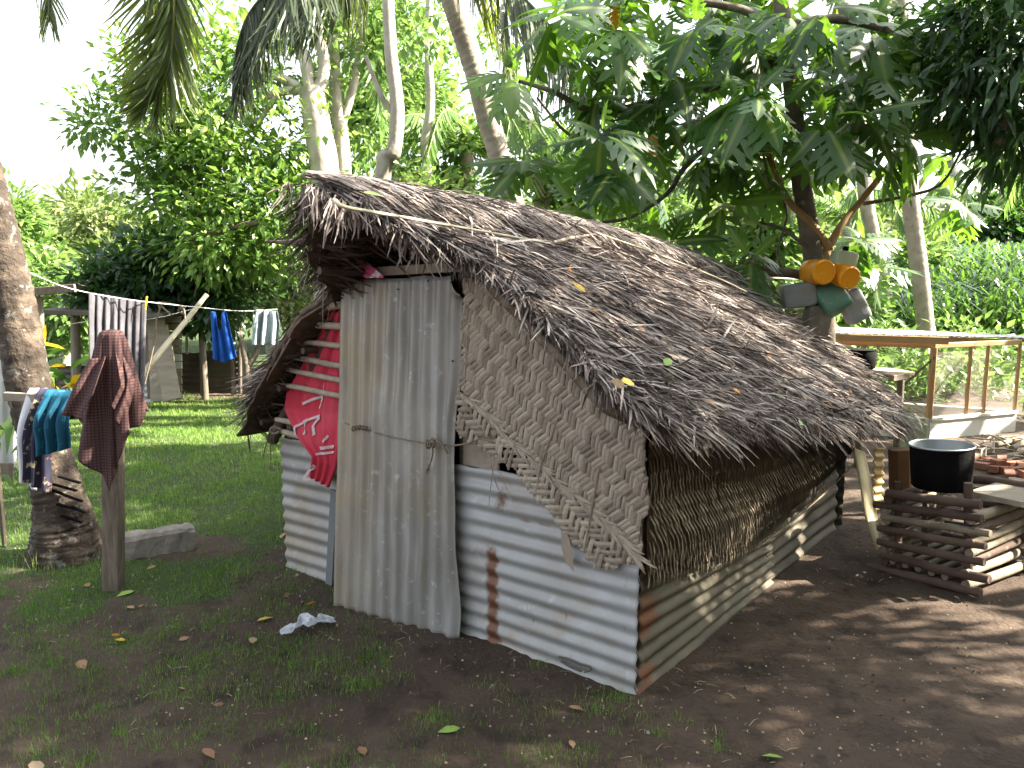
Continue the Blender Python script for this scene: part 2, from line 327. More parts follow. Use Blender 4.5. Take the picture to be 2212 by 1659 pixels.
# hut frame
C0 = np.array([.47, 2.877, 0]); U = np.array([-.782, .623, 0]); Vv = np.array([.623, .782, 0]); LW = 2.198
def HP(s, t, z): return C0 + U*s + Vv*t + np.array([0, 0, z])

# ------------------------------------------------------------------ ground
def gz(x, y):
    x = np.asarray(x, float); y = np.asarray(y, float)
    near = (fbm(x*1.1, y*1.1)-.47)*.05 + (fbm(x*5, y*5, 3)-.44)*.018
    dh = np.hypot(x-.6, y-4.2)
    near = near*sst(dh, .6, 2.6) + near*.25*(1-sst(dh, .6, 2.6))
    hill = sst(y-(-x)*0.0, 26, 75)*3.5*sst(-x, -8, 40) + sst(y, 30, 120)*2
    bank = sst(y + x*.5, 16, 24)*sst(x, 2, 9)*1.0
    return near + hill + bank
def grassmask(x, y):
    n = fbm(x*.9+5, y*.9+3); n2 = fbm(x*3.1, y*3.1+9)
    # lawn to the left and behind, bare soil right and in front
    edge = (-.35 - x) + (y-3.6)*.40
    m = sst(edge + (n-.47)*3.6 + (n2-.47)*1.6, -.2, 2.1)
    m = m*(.25+.75*sst(y + (n2-.47)*2.2, 3.4, 4.5))*sst(y + (n2-.47)*1.6, 3.0, 4.0)
    m = m*(1-sst(y + x*.1, 9.2, 10.4)*sst(x, -6.5, -3.9)*(1-sst(y, 13, 15)))
    m = m*(1-sst(x, 1.0, 2.0)*(1-sst(y, 8.6, 10.5)))
    d = np.hypot(x+1.95, (y-4.62)*1.6); m = m*sst(d, .15, .5)
    return m
def axis(lo, hi, c0, c1, fine, n_out):
    mid = np.arange(c0, c1+fine, fine)
    a = c0 - np.geomspace(fine, c0-lo, n_out)[::-1]; b = mid[-1] + np.geomspace(fine, hi-mid[-1], n_out)
    return np.concatenate([a, mid, b])
gx = axis(-420, 420, -5, 5, .045, 42); gy = axis(-60, 620, 1.2, 9, .045, 42)
GX, GY = np.meshgrid(gx, gy, indexing='ij')
GZ = gz(GX, GY)
GZ += (fbm(GX*22, GY*22, 2)-.37)*.022*((np.abs(GX) < 5) & (GY < 9))
b = MB(); b.grid(np.stack([GX, GY, GZ], -1), .5, grassmask(GX, GY))
obj('ground', b, M['soil'], kind='structure', smooth=True)

# ------------------------------------------------------------------ grass: blades of lawn and tufts
TB = ([(-.5, 0, 0), (.5, 0, 0), (.32, .18, .55), (-.32, .18, .55), (0, .55, 1.)], None)
TBF = np.array([(0, 1, 2), (0, 2, 3), (3, 2, 4)])
def blades(mb, X, Y, h, wd, rnd):
    n = len(X); th = rs.uniform(0, 2*np.pi, n); le = rs.uniform(.3, 1.3, n)
    ex = np.stack([np.cos(th), np.sin(th), 0*th], 1); ey = np.stack([-np.sin(th), np.cos(th), 0*th], 1); ez = np.tile([0, 0, 1.], (n, 1))
    pos = np.stack([X, Y, gz(X, Y)-.004], 1)
    mb.scatter((TB[0], TBF), pos, ex, ey, ez, np.stack([wd, h*le, h], 1), rnd)
n = 330000
Yv = 2.0 + 10.5*rs.rand(n)**1.1; Xv = -Yv*.72 + (Yv*.72+.9)*rs.rand(n)
m_ = grassmask(Xv, Yv); keep = rs.rand(n) < m_*(.35+.65*(fbm(Xv*7, Yv*7, 2) > .38))*(.25+.75*sst(Yv, 3.0, 4.3))
Xv, Yv, mk = Xv[keep], Yv[keep], m_[keep]
b = MB(); k = len(Xv); hh = rs.uniform(.012, .034, k)*(.6+.7*fbm(Xv*2, Yv*2))*(1+.15*(Yv-4).clip(0))
blades(b, Xv, Yv, hh, rs.uniform(.0025, .005, k)*(1+.12*(Yv-4).clip(0)), np.clip(rs.rand(k)*.55 + .5*fbm(Xv*1.7+3, Yv*1.7), 0, 1))
# stray tufts in the soil
tx = []; ty = []
for _ in range(480):
    y0 = rs.uniform(1.9, 4.6); x0 = rs.uniform(-y0*.68, .75 if y0 < 2.9 else -.5)
    if fbm(x0*1.3+2, y0*1.3) < .44 and rs.rand() < .75: continue
    r_ = rs.uniform(.015, .07); q_ = int(rs.uniform(20, 110)*(r_/.045))
    tx.append(x0 + rs.randn(q_)*r_); ty.append(y0 + rs.randn(q_)*r_)
tx = np.concatenate(tx); ty = np.concatenate(ty); inside = ((np.stack([tx, ty], 1)-C0[:2])@Vv[:2] > -.02)
tx, ty = tx[~inside], ty[~inside]; k = len(tx)
blades(b, tx, ty, rs.uniform(.008, .034, k), rs.uniform(.0016, .003, k), rs.uniform(.1, .6, k))
for (px, py, nn, rr, hh_) in [(1165, 1440, 30, .03, .03), (780, 1480, 90, .06, .05), (690, 1440, 120, .08, .06), (1290, 1535, 60, .04, .035), (960, 1555, 40, .04, .03), (1340, 1510, 30, .03, .03),
                              (620, 1500, 70, .09, .04), (450, 1500, 80, .1, .04), (300, 1500, 60, .1, .03), (120, 1560, 90, .12, .03), (880, 1460, 20, .04, .03), (330, 1600, 60, .06, .04), (1060, 1480, 30, .05, .03)]:
    p = G(px, py); k = nn*2; xx = p[0]+rs.randn(k)*rr; yy = p[1]+rs.randn(k)*rr*.7
    blades(b, xx, yy, rs.uniform(.5, 1., k)*hh_, rs.uniform(.0015, .003, k), rs.uniform(.2, .75, k))
for (px, py) in [(60, 1215), (100, 1230), (160, 1225), (300, 1010), (260, 1120), (560, 1130), (590, 1050), (480, 1250), (30, 1120), (400, 905), (520, 895), (230, 1240), (660, 1240), (10, 1150)]:
    p = G(px, py); k = 26; blades(b, p[0]+rs.randn(k)*.1, p[1]+rs.randn(k)*.06, rs.uniform(.05, .13, k), rs.uniform(.0018, .003, k), rs.uniform(.4, 1., k))
obj('grass', b, M['grass'], kind='stuff', label='short green lawn grass thinning into tufts on bare soil')
# straws and crumbs of litter on the soil
b = MB(); k = 1700; yy = 1.9 + 4*rs.rand(k)**1.3; xx = rs.uniform(-.62, .66, k)*yy; ok = fbm(xx*1.6+8, yy*1.6+2) > .47; xx, yy = xx[ok], yy[ok]
d_ = np.stack([xx, yy], 1)-C0[:2]; ok = ~((d_@Vv[:2] > -.03) & (d_@U[:2] > -.05) & (d_@U[:2] < 2.3) & (d_@Vv[:2] < 3.3)); xx, yy = xx[ok], yy[ok]; k = len(xx)
th = rs.uniform(0, 6.28, k); ex = np.stack([np.cos(th), np.sin(th), 0*th], 1); ey = np.stack([-np.sin(th), np.cos(th), 0*th], 1); ez = np.tile([0, 0, 1.], (k, 1))
b.scatter(([(0, -.5, 0), (0, .5, 0), (.5, .5, 1), (.5, -.5, 1), (1, .3, .3), (1, -.3, .3)], np.array([(0, 3, 2, 1), (3, 5, 4, 2)])), np.stack([xx, yy, gz(xx, yy)+.004], 1), ex, ey, ez,
          np.stack([rs.uniform(.012, .07, k)*rs.rand(k)**.6, rs.uniform(.0012, .0028, k), rs.uniform(.002, .008, k)], 1), rs.rand(k))
k = 900; yy = 1.9 + 5*rs.rand(k)**1.4; xx = rs.uniform(-.65, .66, k)*yy
b.scatter(([(-.5, -.4, 0), (.5, -.5, 0), (.4, .5, 0), (-.5, .4, 0), (0, 0, .6)], np.array([(0, 1, 4), (1, 2, 4), (2, 3, 4), (3, 0, 4)])), np.stack([xx, yy, gz(xx, yy)+.001], 1),
          *[np.tile(a, (k, 1)) for a in np.eye(3)], rs.uniform(.003, .011, k), rs.rand(k)*.5)
obj('ground_litter', b, M['straw'], kind='stuff', label='straw bits and crumbs scattered over the dark soil')

b = MB(); k = 9000; yy = 1.85 + 4.6*rs.rand(k)**1.5; xx = rs.uniform(-.66, .66, k)*yy
d_ = np.stack([xx, yy], 1)-C0[:2]; ok = ~((d_@Vv[:2] > -.01) & (d_@U[:2] > -.02) & (d_@U[:2] < 2.2) & (d_@Vv[:2] < 2.8)) & (fbm(xx*2.2+1, yy*2.2+4) > .40+.1*rs.rand(k)); xx, yy = xx[ok], yy[ok]; k = len(xx)
th = rs.uniform(0, 6.28, k); ex = np.stack([np.cos(th), np.sin(th), 0*th], 1); ey = np.stack([-np.sin(th), np.cos(th), 0*th], 1); ez = np.tile([0, 0, 1.], (k, 1)); sc_ = .0025+.011*rs.rand(k)**3
b.scatter(([(-.5, -.4, -.2), (.6, -.4, -.2), (.5, .6, -.2), (-.6, .4, -.2), (-.3, -.1, .5), (.3, .1, .6)], np.array([(0, 1, 5, 4), (1, 2, 5, 5), (2, 3, 4, 5), (3, 0, 4, 4)])[[0, 2]]), np.stack([xx, yy, gz(xx, yy)+(fbm(xx*22, yy*22, 2)-.37)*.022], 1), ex, ey, ez, sc_, rs.rand(k))
b.scatter(([(-.5, -.4, -.2), (.6, -.4, -.2), (.5, .6, -.2), (-.6, .4, -.2), (-.3, -.1, .5), (.3, .1, .6)], np.array([(1, 2, 5), (3, 0, 4)])), np.stack([xx, yy, gz(xx, yy)+(fbm(xx*22, yy*22, 2)-.37)*.022], 1), ex, ey, ez, sc_, rs.rand(k))
obj('soil_clods', b, M['clod'], kind='stuff', label='small clods and pebbles on the bare soil')

# ------------------------------------------------------------------ corrugated sheets
def corr(P00, P10, P01, P11, nu, nv, along, pitch, amp, nvec, q=None, wob=.006, edge=.006, top=None):
    """along='u' : flutes run along u (profile varies with v)."""
    u = np.linspace(0, 1, nu)[:, None, None]; v = np.linspace(0, 1, nv)[None, :, None]
    P = (1-u)*(1-v)*P00 + u*(1-v)*P10 + (1-u)*v*P01 + u*v*P11
    Lu = np.linalg.norm(np.asarray(P10)-P00); Lv = np.linalg.norm(np.asarray(P01)-P00)
    uu = u[..., 0]*Lu; vv = v[..., 0]*Lv
    c = vv if along == 'u' else uu; o = uu if along == 'u' else vv
    off = amp*np.sin(2*np.pi*c/pitch + .25*np.sin(o*3)) + wob*(fbm(c*3+7+0*o, o*2.2+1+0*c)-.47)*2.2
    off = np.broadcast_to(off, (nu, nv)).copy()*(1-.35*sst(fbm(uu*2.3+4+0*vv, vv*2.3+9+0*uu), .45, .62))
    P = P + off[..., None]*np.asarray(nvec)
    du = nrm(np.asarray(P10)-P00); dv = nrm(np.asarray(P01)-P00)
    je = (vn(np.linspace(0, 9, nv), 3.3+0*np.linspace(0, 9, nv))-.5)*edge; P[0] += je[:, None]*du; P[-1] += je[::-1, None]*du
    jv = (vn(np.linspace(0, 14, nu), 8.3+0*np.linspace(0, 9, nu))-.5)*edge*1.6; P[:, 0] += jv[:, None]*dv; P[:, -1] += jv[::-1, None]*dv
    Q = q(np.broadcast_to(uu, (nu, nv)), np.broadcast_to(vv, (nu, nv))) if q else 0.
    return P, Q
FN = -Vv   # outward normal of the front wall
hut = thing('thatched_hut', HP(LW/2, 1.4, 0), 'small coconut thatch hut with corrugated iron walls and woven frond mats', 'hut')
def addsheet(name, P, Q, m, parent, label=None, thick=.0015):
    b = MB(); b.grid(P, .5, Q if isinstance(Q, np.ndarray) else 0.)
    o = obj(name, b, m, parent, label=label, smooth=True)
    md = o.modifiers.new('solid', 'SOLIDIFY'); md.thickness = thick; md.offset = 0
    return o
NAILS = [(.06, .12), (.06, .30), (.05, .48), (.30, .10), (.33, .27), (.9, .12), (.9, .42), (.5, .2)]
def rustA(x, z):
    return (1.0*np.exp(-((x-.72)/.042)**2)*sst(z, -.02, .03)*(1-sst(z, .44, .52)) + .75*np.exp(-((x-.66)/.05)**2)*np.exp(-((z-.70)/.07)**2)
            + .6*np.exp(-((x-.45)/.18)**2)*np.exp(-((z-.63)/.012)**2) + .24*(1-sst(z, .0, .12)) + sum(.8*np.exp(-((x-a_)/.008)**2)*np.exp(-(np.maximum(z-b_, (b_-z)*.35)/.012)**2) for a_, b_ in NAILS))
zw = np.array([0, 0, 1.])
P, Q = corr(HP(-.01, 0, -.03), HP(.95, 0, -.03), HP(-.01, 0, .80), HP(.95, 0, .775), 70, 130, 'u', .0725, .0080, FN, rustA)
addsheet('corrugated_sheet', P, Q, M['tin'], hut, 'weathered galvanised sheet with a column of rust')
P, Q = corr(HP(1.62, -.0, .0), HP(LW+.01, -.0, -.02), HP(1.62, -.0, .745), HP(LW+.01, -.0, .735), 40, 130, 'u', .0725, .0075, FN, lambda x, z: .18+0*x*z)
addsheet('corrugated_sheet', P, Q, M['tin'], hut, 'pale sheet left of the door')
def rustS(x, z):
    return 1.05*np.exp(-((x-.05)/.10)**2)*(.65+.4*np.sin(z*24)) + .35*np.exp(-((x-.35)/.3)**2)*sst(z, .3, .6)
RN = -U
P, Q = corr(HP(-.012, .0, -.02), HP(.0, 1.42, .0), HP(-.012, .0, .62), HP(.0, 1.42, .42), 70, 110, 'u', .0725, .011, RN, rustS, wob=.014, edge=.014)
addsheet('corrugated_sheet', P, Q, M['tin_side_shaded'], hut, 'dull shade-darkened sheet on the right side rusted through at the corner')
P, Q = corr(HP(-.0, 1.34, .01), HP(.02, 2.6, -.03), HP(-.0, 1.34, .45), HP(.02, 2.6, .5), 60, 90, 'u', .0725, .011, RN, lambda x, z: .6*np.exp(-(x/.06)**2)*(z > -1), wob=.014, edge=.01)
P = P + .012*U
addsheet('corrugated_sheet', P, Q, M['tin_old'], hut)  # darker tin here stands in for the shadow at the far end
# remaining walls: left side and rear, seen only from other positions
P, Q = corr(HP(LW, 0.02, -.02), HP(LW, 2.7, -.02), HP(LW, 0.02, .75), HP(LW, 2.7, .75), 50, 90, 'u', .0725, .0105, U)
addsheet('corrugated_sheet', P, Q, M['tin_side_shaded'], hut)
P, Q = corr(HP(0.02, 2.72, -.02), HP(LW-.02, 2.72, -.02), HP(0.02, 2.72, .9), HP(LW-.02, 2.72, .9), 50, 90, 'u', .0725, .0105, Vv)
addsheet('corrugated_sheet', P, Q, M['tin_side_shaded'], hut)
b = MB(); b.add([HP(.05, 2.66, .85), HP(LW-.05, 2.66, .85), HP(1.2, 2.66, 1.72)], [(0, 1, 2)]); obj('gable_mat', b, M['mat_dark'], hut)
# the curled corner bites and the patch hole at the sheet foot
for k, (x, y) in enumerate([(1205, 1420), (1240, 1440)]):
    p = PL(x, y, HP(0, -.014, 0), FN); a = PL(x-2 if k else x-8, y-3, HP(0, -.016, 0), FN)
    b = MB(); pts = [PL(xx, yy, HP(0, -.018, 0), FN) for xx, yy in ([(1207, 1419), (1228, 1424), (1250, 1434), (1272, 1440), (1276, 1448), (1262, 1452)] if k == 0 else [(1212, 1428), (1232, 1440), (1256, 1450)])]
    b.tube(pts, .0035 if k == 0 else .005, 6, sub=3); obj('torn_lip', b, M['tin_old'], hut, smooth=True)

# door
dBL = G(718, 1305) + np.array([0, 0, -.015]); dBR = G(982, 1377) + np.array([0, 0, -.01])
nD = FN
dTL = PL(739, 606, HP(0, -.035, 0), FN); dTR = PL(993, 594, HP(0, -.035, 0), FN)
P, Q = corr(dBL, dBR, dTL, dTR, 150, 60, 'v', .0745, .0092, FN, lambda x, z: .62*(1-sst(x, .0, .55))+.25*np.exp(-((z-1.25)/.3)**2)*np.exp(-((x-.3)/.3)**2), wob=.012, edge=.010)
uu = np.linspace(0, 1, 150)[:, None]; vv = np.linspace(0, 1, 60)[None, :]
# right edge bulges and the torn top right corner curls over
P += ((sst(uu, .82, 1.)*(.020*np.sin(vv*7.+1.2)+.006*np.sin(vv*19)))[..., None])*nrm(dBR-dBL)
cut = sst(uu, .9, 1.)*sst(vv, .93, 1.)
P += cut[..., None]*(-.075*zw*1.0 + .03*FN)
P += (.012*np.exp(-((uu-.45)/.2)**2-((vv-.62)/.1)**2) - .014*np.exp(-((uu-.75)/.15)**2-((vv-.3)/.12)**2))[..., None]*FN
doorT = obj('door', MB().grid(P, .5, Q), M['tin_door'], hut, label='upright corrugated iron sheet leaning over the doorway', smooth=True)
md = doorT.modifiers.new('solid', 'SOLIDIFY'); md.thickness = .0016; md.offset = 0
b = MB()
for (x, y) in [(1004, 0)]: pass
for (x, y) in [(757, 627), (860, 625), (925, 607), (975, 610), (738+4, 900), (973, 1150), (977, 1240), (812, 744), (968, 1320), (978, 780)]:
    c = PL(x, y, HP(0, -.055, 0), FN); b.tube([c, c+FN*.004], .004, 6)
obj('nail', b, M['soot'], doorT, kind='stuff')
b = MB(); p0 = G(700, 1290); p1 = G(716, 1300)
b.beam(PL(709, 1295, HP(0, -.02, 0), FN), PL(722, 1060, HP(0, -.02, 0), FN), .052, .008, upv=FN, bev=.1); obj('strip_board', b, M['dark_board'], hut)
# lintel, door frame posts, rafters
b = MB(); b.beam(PL(738, 591, HP(0, -.01, 0), FN), PL(1040, 574, HP(0, -.01, 0), FN), .035, .042, bev=.08, rnd=.4); obj('lintel', b, M['board'], hut)
for s_ in (1.66, .90, .02, LW-.03):
    b = MB(); b.beam(HP(s_, .05, 0), HP(s_, .05, 1.62 if .1 < s_ < 2 else (.95 if s_ < 1 else .8)), .05, .05, upv=U); obj('door_post' if .1 < s_ < 2 else 'corner_post', b, M['wood_post'], hut)
b = MB(); b.beam(PL(1040, 700, HP(0, .02, 0), FN), PL(1040, 1010, HP(0, .02, 0), FN), .20, .02, upv=FN); obj('board', b, M['board'], hut)
raf = lambda a, b_, r: MB().tube([a, (np.asarray(a)+b_)/2+np.array([0, 0, -.01]), b_], [r*.9, r, r*1.05], 10, sub=4, rough=.03)
obj('rafter', raf(PL(838, 500, HP(0, .03, 0), FN), PL(588, 950, HP(0, .03, 0), FN), .034), M['rafter'], hut, smooth=True)
obj('rafter', raf(HP(1.2, .0, 1.9), HP(.14, .03, 1.10), .03), M['rafter'], hut, smooth=True)
obj('rafter', raf(HP(1.2, 1.3, 1.80), HP(-.1, 1.3, .9), .033), M['rafter'], hut, smooth=True)
obj('rafter', raf(HP(1.2, 1.3, 1.80), HP(2.3, 1.3, .75), .033), M['rafter'], hut, smooth=True)
obj('ridge_pole', MB().tube([HP(1.18, -.45, 1.87), HP(1.18, 1, 1.83), HP(1.15, 2.6, 1.60)], .03, 10, sub=4), M['rafter'], hut, smooth=True)
# loose pole sticking out of the thatch at the left
b = MB(); a0 = PL(668, 523, HP(0, -.25, 0), FN); b.tube([PL(575, 522, HP(0, -.25, 0), FN), PL(620, 524, HP(0, -.25, 0), FN), a0, a0+.3*Vv], [.005, .012, .016, .018], 8, sub=2); obj('pole', b, M['rafter'], hut, smooth=True)
# rungs
for (x0, y0, x1, y1, r) in [(706, 622, 760, 619, .011), (682, 665, 760, 656, .0165), (662, 702, 760, 706, .0155), (648, 740, 760, 749, .0125), (620, 771, 760, 795, .0135), (616, 797, 760, 827, .0125), (597, 830, 760, 860, .0125),
                            (597, 906, 680, 922, .0135), (606, 931, 690, 953, .0145)]:
    a = PL(x0, y0, HP(0, -.035, 0), FN); c = PL(x1, y1, HP(0, -.02, 0), FN)
    b = MB(); r *= 1.18; b.tube([a, a*.66+c*.34+np.array([0, 0, rs.uniform(-.004, .006)]), a*.33+c*.67, c], [r*.82, r, r*1.02, r], 10, sub=3, rough=.03); obj('rung', b, M['stick'], hut, smooth=True)
# rope across the door
def D(x, y, off): return PL(x, y, HP(0, -off, 0), FN)
rp = thing('rope', D(735, 912, .09), 'thin brown rope tied in knots across the corrugated door', 'rope')
b = MB(); b.tube([D(720, 908, .06), D(745, 914, .085), D(775, 924, .085), D(830, 940, .085), D(880, 951, .085), D(925, 958, .09), D(955, 962, .09), D(1000, 960, .07), D(1040, 947, .06), D(1062, 944, .05)], [.0018, .002, .004, .0035, .003, .003, .0045, .0045, .0045, .004], 6, sub=6, rough=.15); obj('cord', b, M['rope'], rp, smooth=True)
def knot(x, y, w_, h_, off=.1, nn=5):
    b = MB()
    for i in range(nn):
        c = D(x + w_*(i/(nn-1)-.5), y + rs.uniform(-2, 2), off); th = np.linspace(0, 2*np.pi, 9); t2 = rs.uniform(-.4, .4)
        b.tube([c + zw*h_*math.sin(a)*.0011 + FN*.008*math.cos(a) + U*(.004*math.sin(a)*t2-.002*i*0) for a in th], .0035, 5, cap=False)
    return b
obj('knot', knot(777, 925, 28, 9), M['rope'], rp, smooth=True); obj('knot', knot(930, 958, 14, 17, nn=4), M['rope'], rp, smooth=True)
b = MB(); b.tube([D(928, 950, .1), D(935, 975, .1), D(928, 1005, .095), D(921, 1014, .095)], .0035, 6, sub=4)
b.tube([D(932, 946, .1), D(950, 955, .1), D(962, 972, .1), D(967, 980, .095)], .004, 6, sub=4)
for i in range(9): b.tube([D(926, 1003, .095), D(921+rs.uniform(-6, 10), 1022+rs.uniform(-6, 4), .09)], .0012, 4)
obj('rope_end', b, M['rope'], rp, smooth=True)
# bark ties at the left corner
tie = thing('bark_tie', D(585, 925, .05), 'grey bark fibre tie hanging from the rungs left of the door', 'cord')
b = MB()
for (dx, dx2) in [(0, -6), (3, 2), (6, 5)]:
    b.tube([D(597, 926, .06), D(585+dx, 932, .07), D(580+dx+dx2, 965, .06), D(578+dx2*2+dx, 1000+6*dx, .05)], [.008, .006, .004, .0025], 6, sub=4, flat=.4)
b.tube([D(606, 927, .05), D(592, 922, .07), D(584, 930, .075), D(592, 937, .07), D(604, 932, .06)], .007, 6, sub=4); obj('cord', b, M['rope'], tie, smooth=True)

# ------------------------------------------------------------------ roof surface
def ridge(t): return 1.17 + 0*t, np.interp(t, [-.62, .6, 1.46, 2.3, 3.0, 3.5], [1.985, 1.945, 1.88, 1.79, 1.66, 1.46])
def eaveR(t): return -.27 + .06*sst(t, 1.5, 3.3), np.interp(t, [-.5, 0, 1.2, 2.95, 3.6], [1.13, 1.09, .93, .70, .62])
def eaveL(t): return LW+.22 + 0*t, np.interp(t, [-.4, 3], [.87, .80])
def tf(a): return np.interp(a, [0, .2, .42, .6, .75, .9, 1], [-.58, -.50, -.24, -.30, -.36, -.42, -.22])
def tb(a): return np.interp(a, [0, .25, .5, .75, .93, 1], [3.35, 3.6, 3.72, 3.5, 3.0, 2.8])
def tfL(a): return np.interp(a, [0, .25, .42, .5, .7, 1], [-.56, -.30, .02, -.12, -.12, -.06])
def roofP(side, a, t, h=0.):
    a = np.asarray(a, float); t = np.asarray(t, float)
    rs_, rz = ridge(t); es, ez = (eaveR(t) if side == 0 else eaveL(t))
    s = rs_*(1-a)+es*a; z = rz*(1-a)+ez*a + .035*np.sin(np.pi*np.clip(a, 0, 1)) - .05*np.exp(-(a/.05)**2)
    z = z + .03*(fbm(t*2.2+3, a*3)-.47)*np.clip(a*4, 0, 1) + h
    return C0 + U*s[..., None] + Vv*t[..., None] + zw*z[..., None]
for side, name in ((0, 'thatch_layer'), (1, 'thatch_layer')):
    a = np.linspace(0, 1, 40)[:, None]; f = np.linspace(0, 1, 90)[None, :]
    t0 = (tf if side == 0 else tfL)(a); t1 = tb(a)
    P = roofP(side, a+0*f, t0+(t1-t0)*f + .03*(vn(f*30, a*12)-.5), -.03)
    b = MB(); b.grid(P); o = obj(name, b, M['thatch_base'], hut, smooth=True); md = o.modifiers.new('s', 'SOLIDIFY'); md.thickness = .03; md.offset = -1
# stepped underlayers visible beneath the left verge
for k in range(8):
    a0 = .22 + k*.1; a = np.linspace(a0, a0+.14, 5)[:, None]; f = np.linspace(0, 1, 20)[None, :]
    P = roofP(1, a+0*f, tfL(a)-.03+(1.0)*f + .05*(vn(f*22+k, a*12)-.5), -.055 - .03*((a-a0)/.14))
    b = MB(); b.grid(P); o = obj('frond_layer', b, M['thatch_base'], hut); md = o.modifiers.new('s', 'SOLIDIFY'); md.thickness = .012
def rand_unit(n): return nrm(rs.randn(n, 3))
# strands: ribbon template of three segments
ST = [(0, -.5, 0), (0, .5, 0), (.35, -.5, .5), (.35, .5, .5), (.72, -.45, .55), (.72, .45, .55), (1, -.12, 0), (1, .12, 0)]
STF = np.array([(0, 2, 3, 1), (2, 4, 5, 3), (4, 6, 7, 5)])
def strands(mb, side, n, amin, amax, lmin, lmax, spread, lift, wmin=.004, wmax=.010, tbias=0., arch=.03, sag=0., pw=1., f0=0., f1=1., rmul=1., radd=0.):
    a = amin + (amax-amin)*rs.rand(n)**pw; f = f0+(f1-f0)*rs.rand(n)
    t0 = (tf if side == 0 else tfL)(a); t = t0 + (tb(a)-t0)*f
    e = .03; p = roofP(side, a, t); pa = roofP(side, np.clip(a, 0, .97)+e, t)
    if True:
        pb = roofP(side, np.clip(a, 0, .97), t); dn = nrm(pa-pb)
    al = nrm(roofP(side, a, t+.05)-roofP(side, a, t)); nn = nrm(np.cross(al, dn)); nn = nn*np.sign(nn[:, 2:3]+1e-9)
    g = (fbm(t*1.6+20*side, a*4)-.47)*2.2*spread + rs.randn(n)*spread*.8 + tbias
    d = nrm(dn*np.cos(g)[:, None] + al*np.sin(g)[:, None] + nn*(rs.randn(n)*lift)[:, None] - zw*(sag*rs.rand(n))[:, None])
    tw = rs.uniform(-.9, .9, n); yv = nrm(np.cross(nn, d)); zz = nrm(np.cross(d, yv))
    Yd = nrm(yv*np.cos(tw)[:, None]+zz*np.sin(tw)[:, None]); Zd = nrm(np.cross(d, Yd))
    Zd = Zd*np.sign(Zd[:, 2:3]+1e-9)
    L = rs.uniform(lmin, lmax, n)
    pos = p + nn*(rs.uniform(-.005, .035, n))[:, None]
    mb.scatter((ST, STF), pos, d, Yd, Zd, np.stack([L, rs.uniform(wmin, wmax, n), rs.uniform(-.2, 1., n)*arch*L/.3], 1), np.clip(rs.rand(n)**1.2*rmul+radd, 0, 1))
b = MB()
strands(b, 0, 13000, .0, .95, .10, .34, .30, .12, .004, .0105, tbias=.1, arch=.012)
strands(b, 0, 9500, .25, .97, .07, .24, .62, .22, .0035, .0095, tbias=.3, arch=.025)
strands(b, 0, 700, .2, .97, .10, .30, .9, .4, .006, .014, tbias=.3, arch=.05)
strands(b, 0, 5200, .88, .995, .05, .14, .8, .4, .004, .011, tbias=.2, sag=1.1, arch=.18)
strands(b, 0, 1500, .97, 1.0, .04, .12, .7, .4, .004, .012, tbias=.2, sag=2.2, arch=.3)
strands(b, 0, 2600, .25, 1., .06, .15, .45, .25, .003, .009, tbias=-.35, f0=0., f1=.03, sag=.5, arch=.05)
strands(b, 0, 500, .0, .25, .06, .14, .35, .2, .003, .009, tbias=-.3, f0=0., f1=.025, sag=.5, arch=.05)
strands(b, 0, 3500, .3, 1., .08, .26, .5, .25, .003, .009, tbias=.4, f0=.93, f1=1., sag=.6, arch=.05)
strands(b, 1, 5000, .0, 1., .1, .35, .35, .12, .004, .010)
strands(b, 1, 420, .05, .42, .06, .2, .4, .12, .003, .007, tbias=-.5, f0=0., f1=.02, sag=.4, rmul=.7)
strands(b, 1, 420, .42, 1., .06, .18, .4, .15, .003, .008, tbias=-.5, f0=0., f1=.05, sag=.2)
strands(b, 1, 900, .93, 1., .05, .16, .4, .3, .004, .009, sag=.8)
obj('thatch', b, M['thatch'], hut, kind='stuff', label='thick shaggy grey thatch of dry coconut leaflets')
ub = MB(); n = 2600; a = rs.uniform(.1, 1., n); t = tfL(a)+rs.uniform(-.02, 1.3, n); p = roofP(1, a, t, -.10-.03*rs.rand())
p = p - zw*(.02*rs.rand(n))[:, None]; d = nrm(np.tile(Vv, (n, 1))*rs.uniform(.2, 1., n)[:, None] + U*rs.uniform(-.3, .5, n)[:, None] - zw*rs.uniform(-.1, .35, n)[:, None]); Yd = nrm(np.cross(d, rand_unit(n)))
ub.scatter((ST, STF), p, d, Yd, np.cross(d, Yd), np.stack([rs.uniform(.1, .3, n), rs.uniform(.005, .014, n), rs.uniform(-.02, .02, n)], 1), rs.uniform(0, .55, n))
obj('underside_leaflets', ub, M['thatch_base'], hut, kind='stuff')
for a_ in (.2, .38, .56, .74, .92):
    q_ = roofP(1, np.full(4, a_), np.array([float(tfL(a_))+.03, .6, 1.6, 2.8]), -.15); obj('purlin', MB().tube(q_, .017, 8, sub=3, rough=.05), M['rafter'], hut, smooth=True)
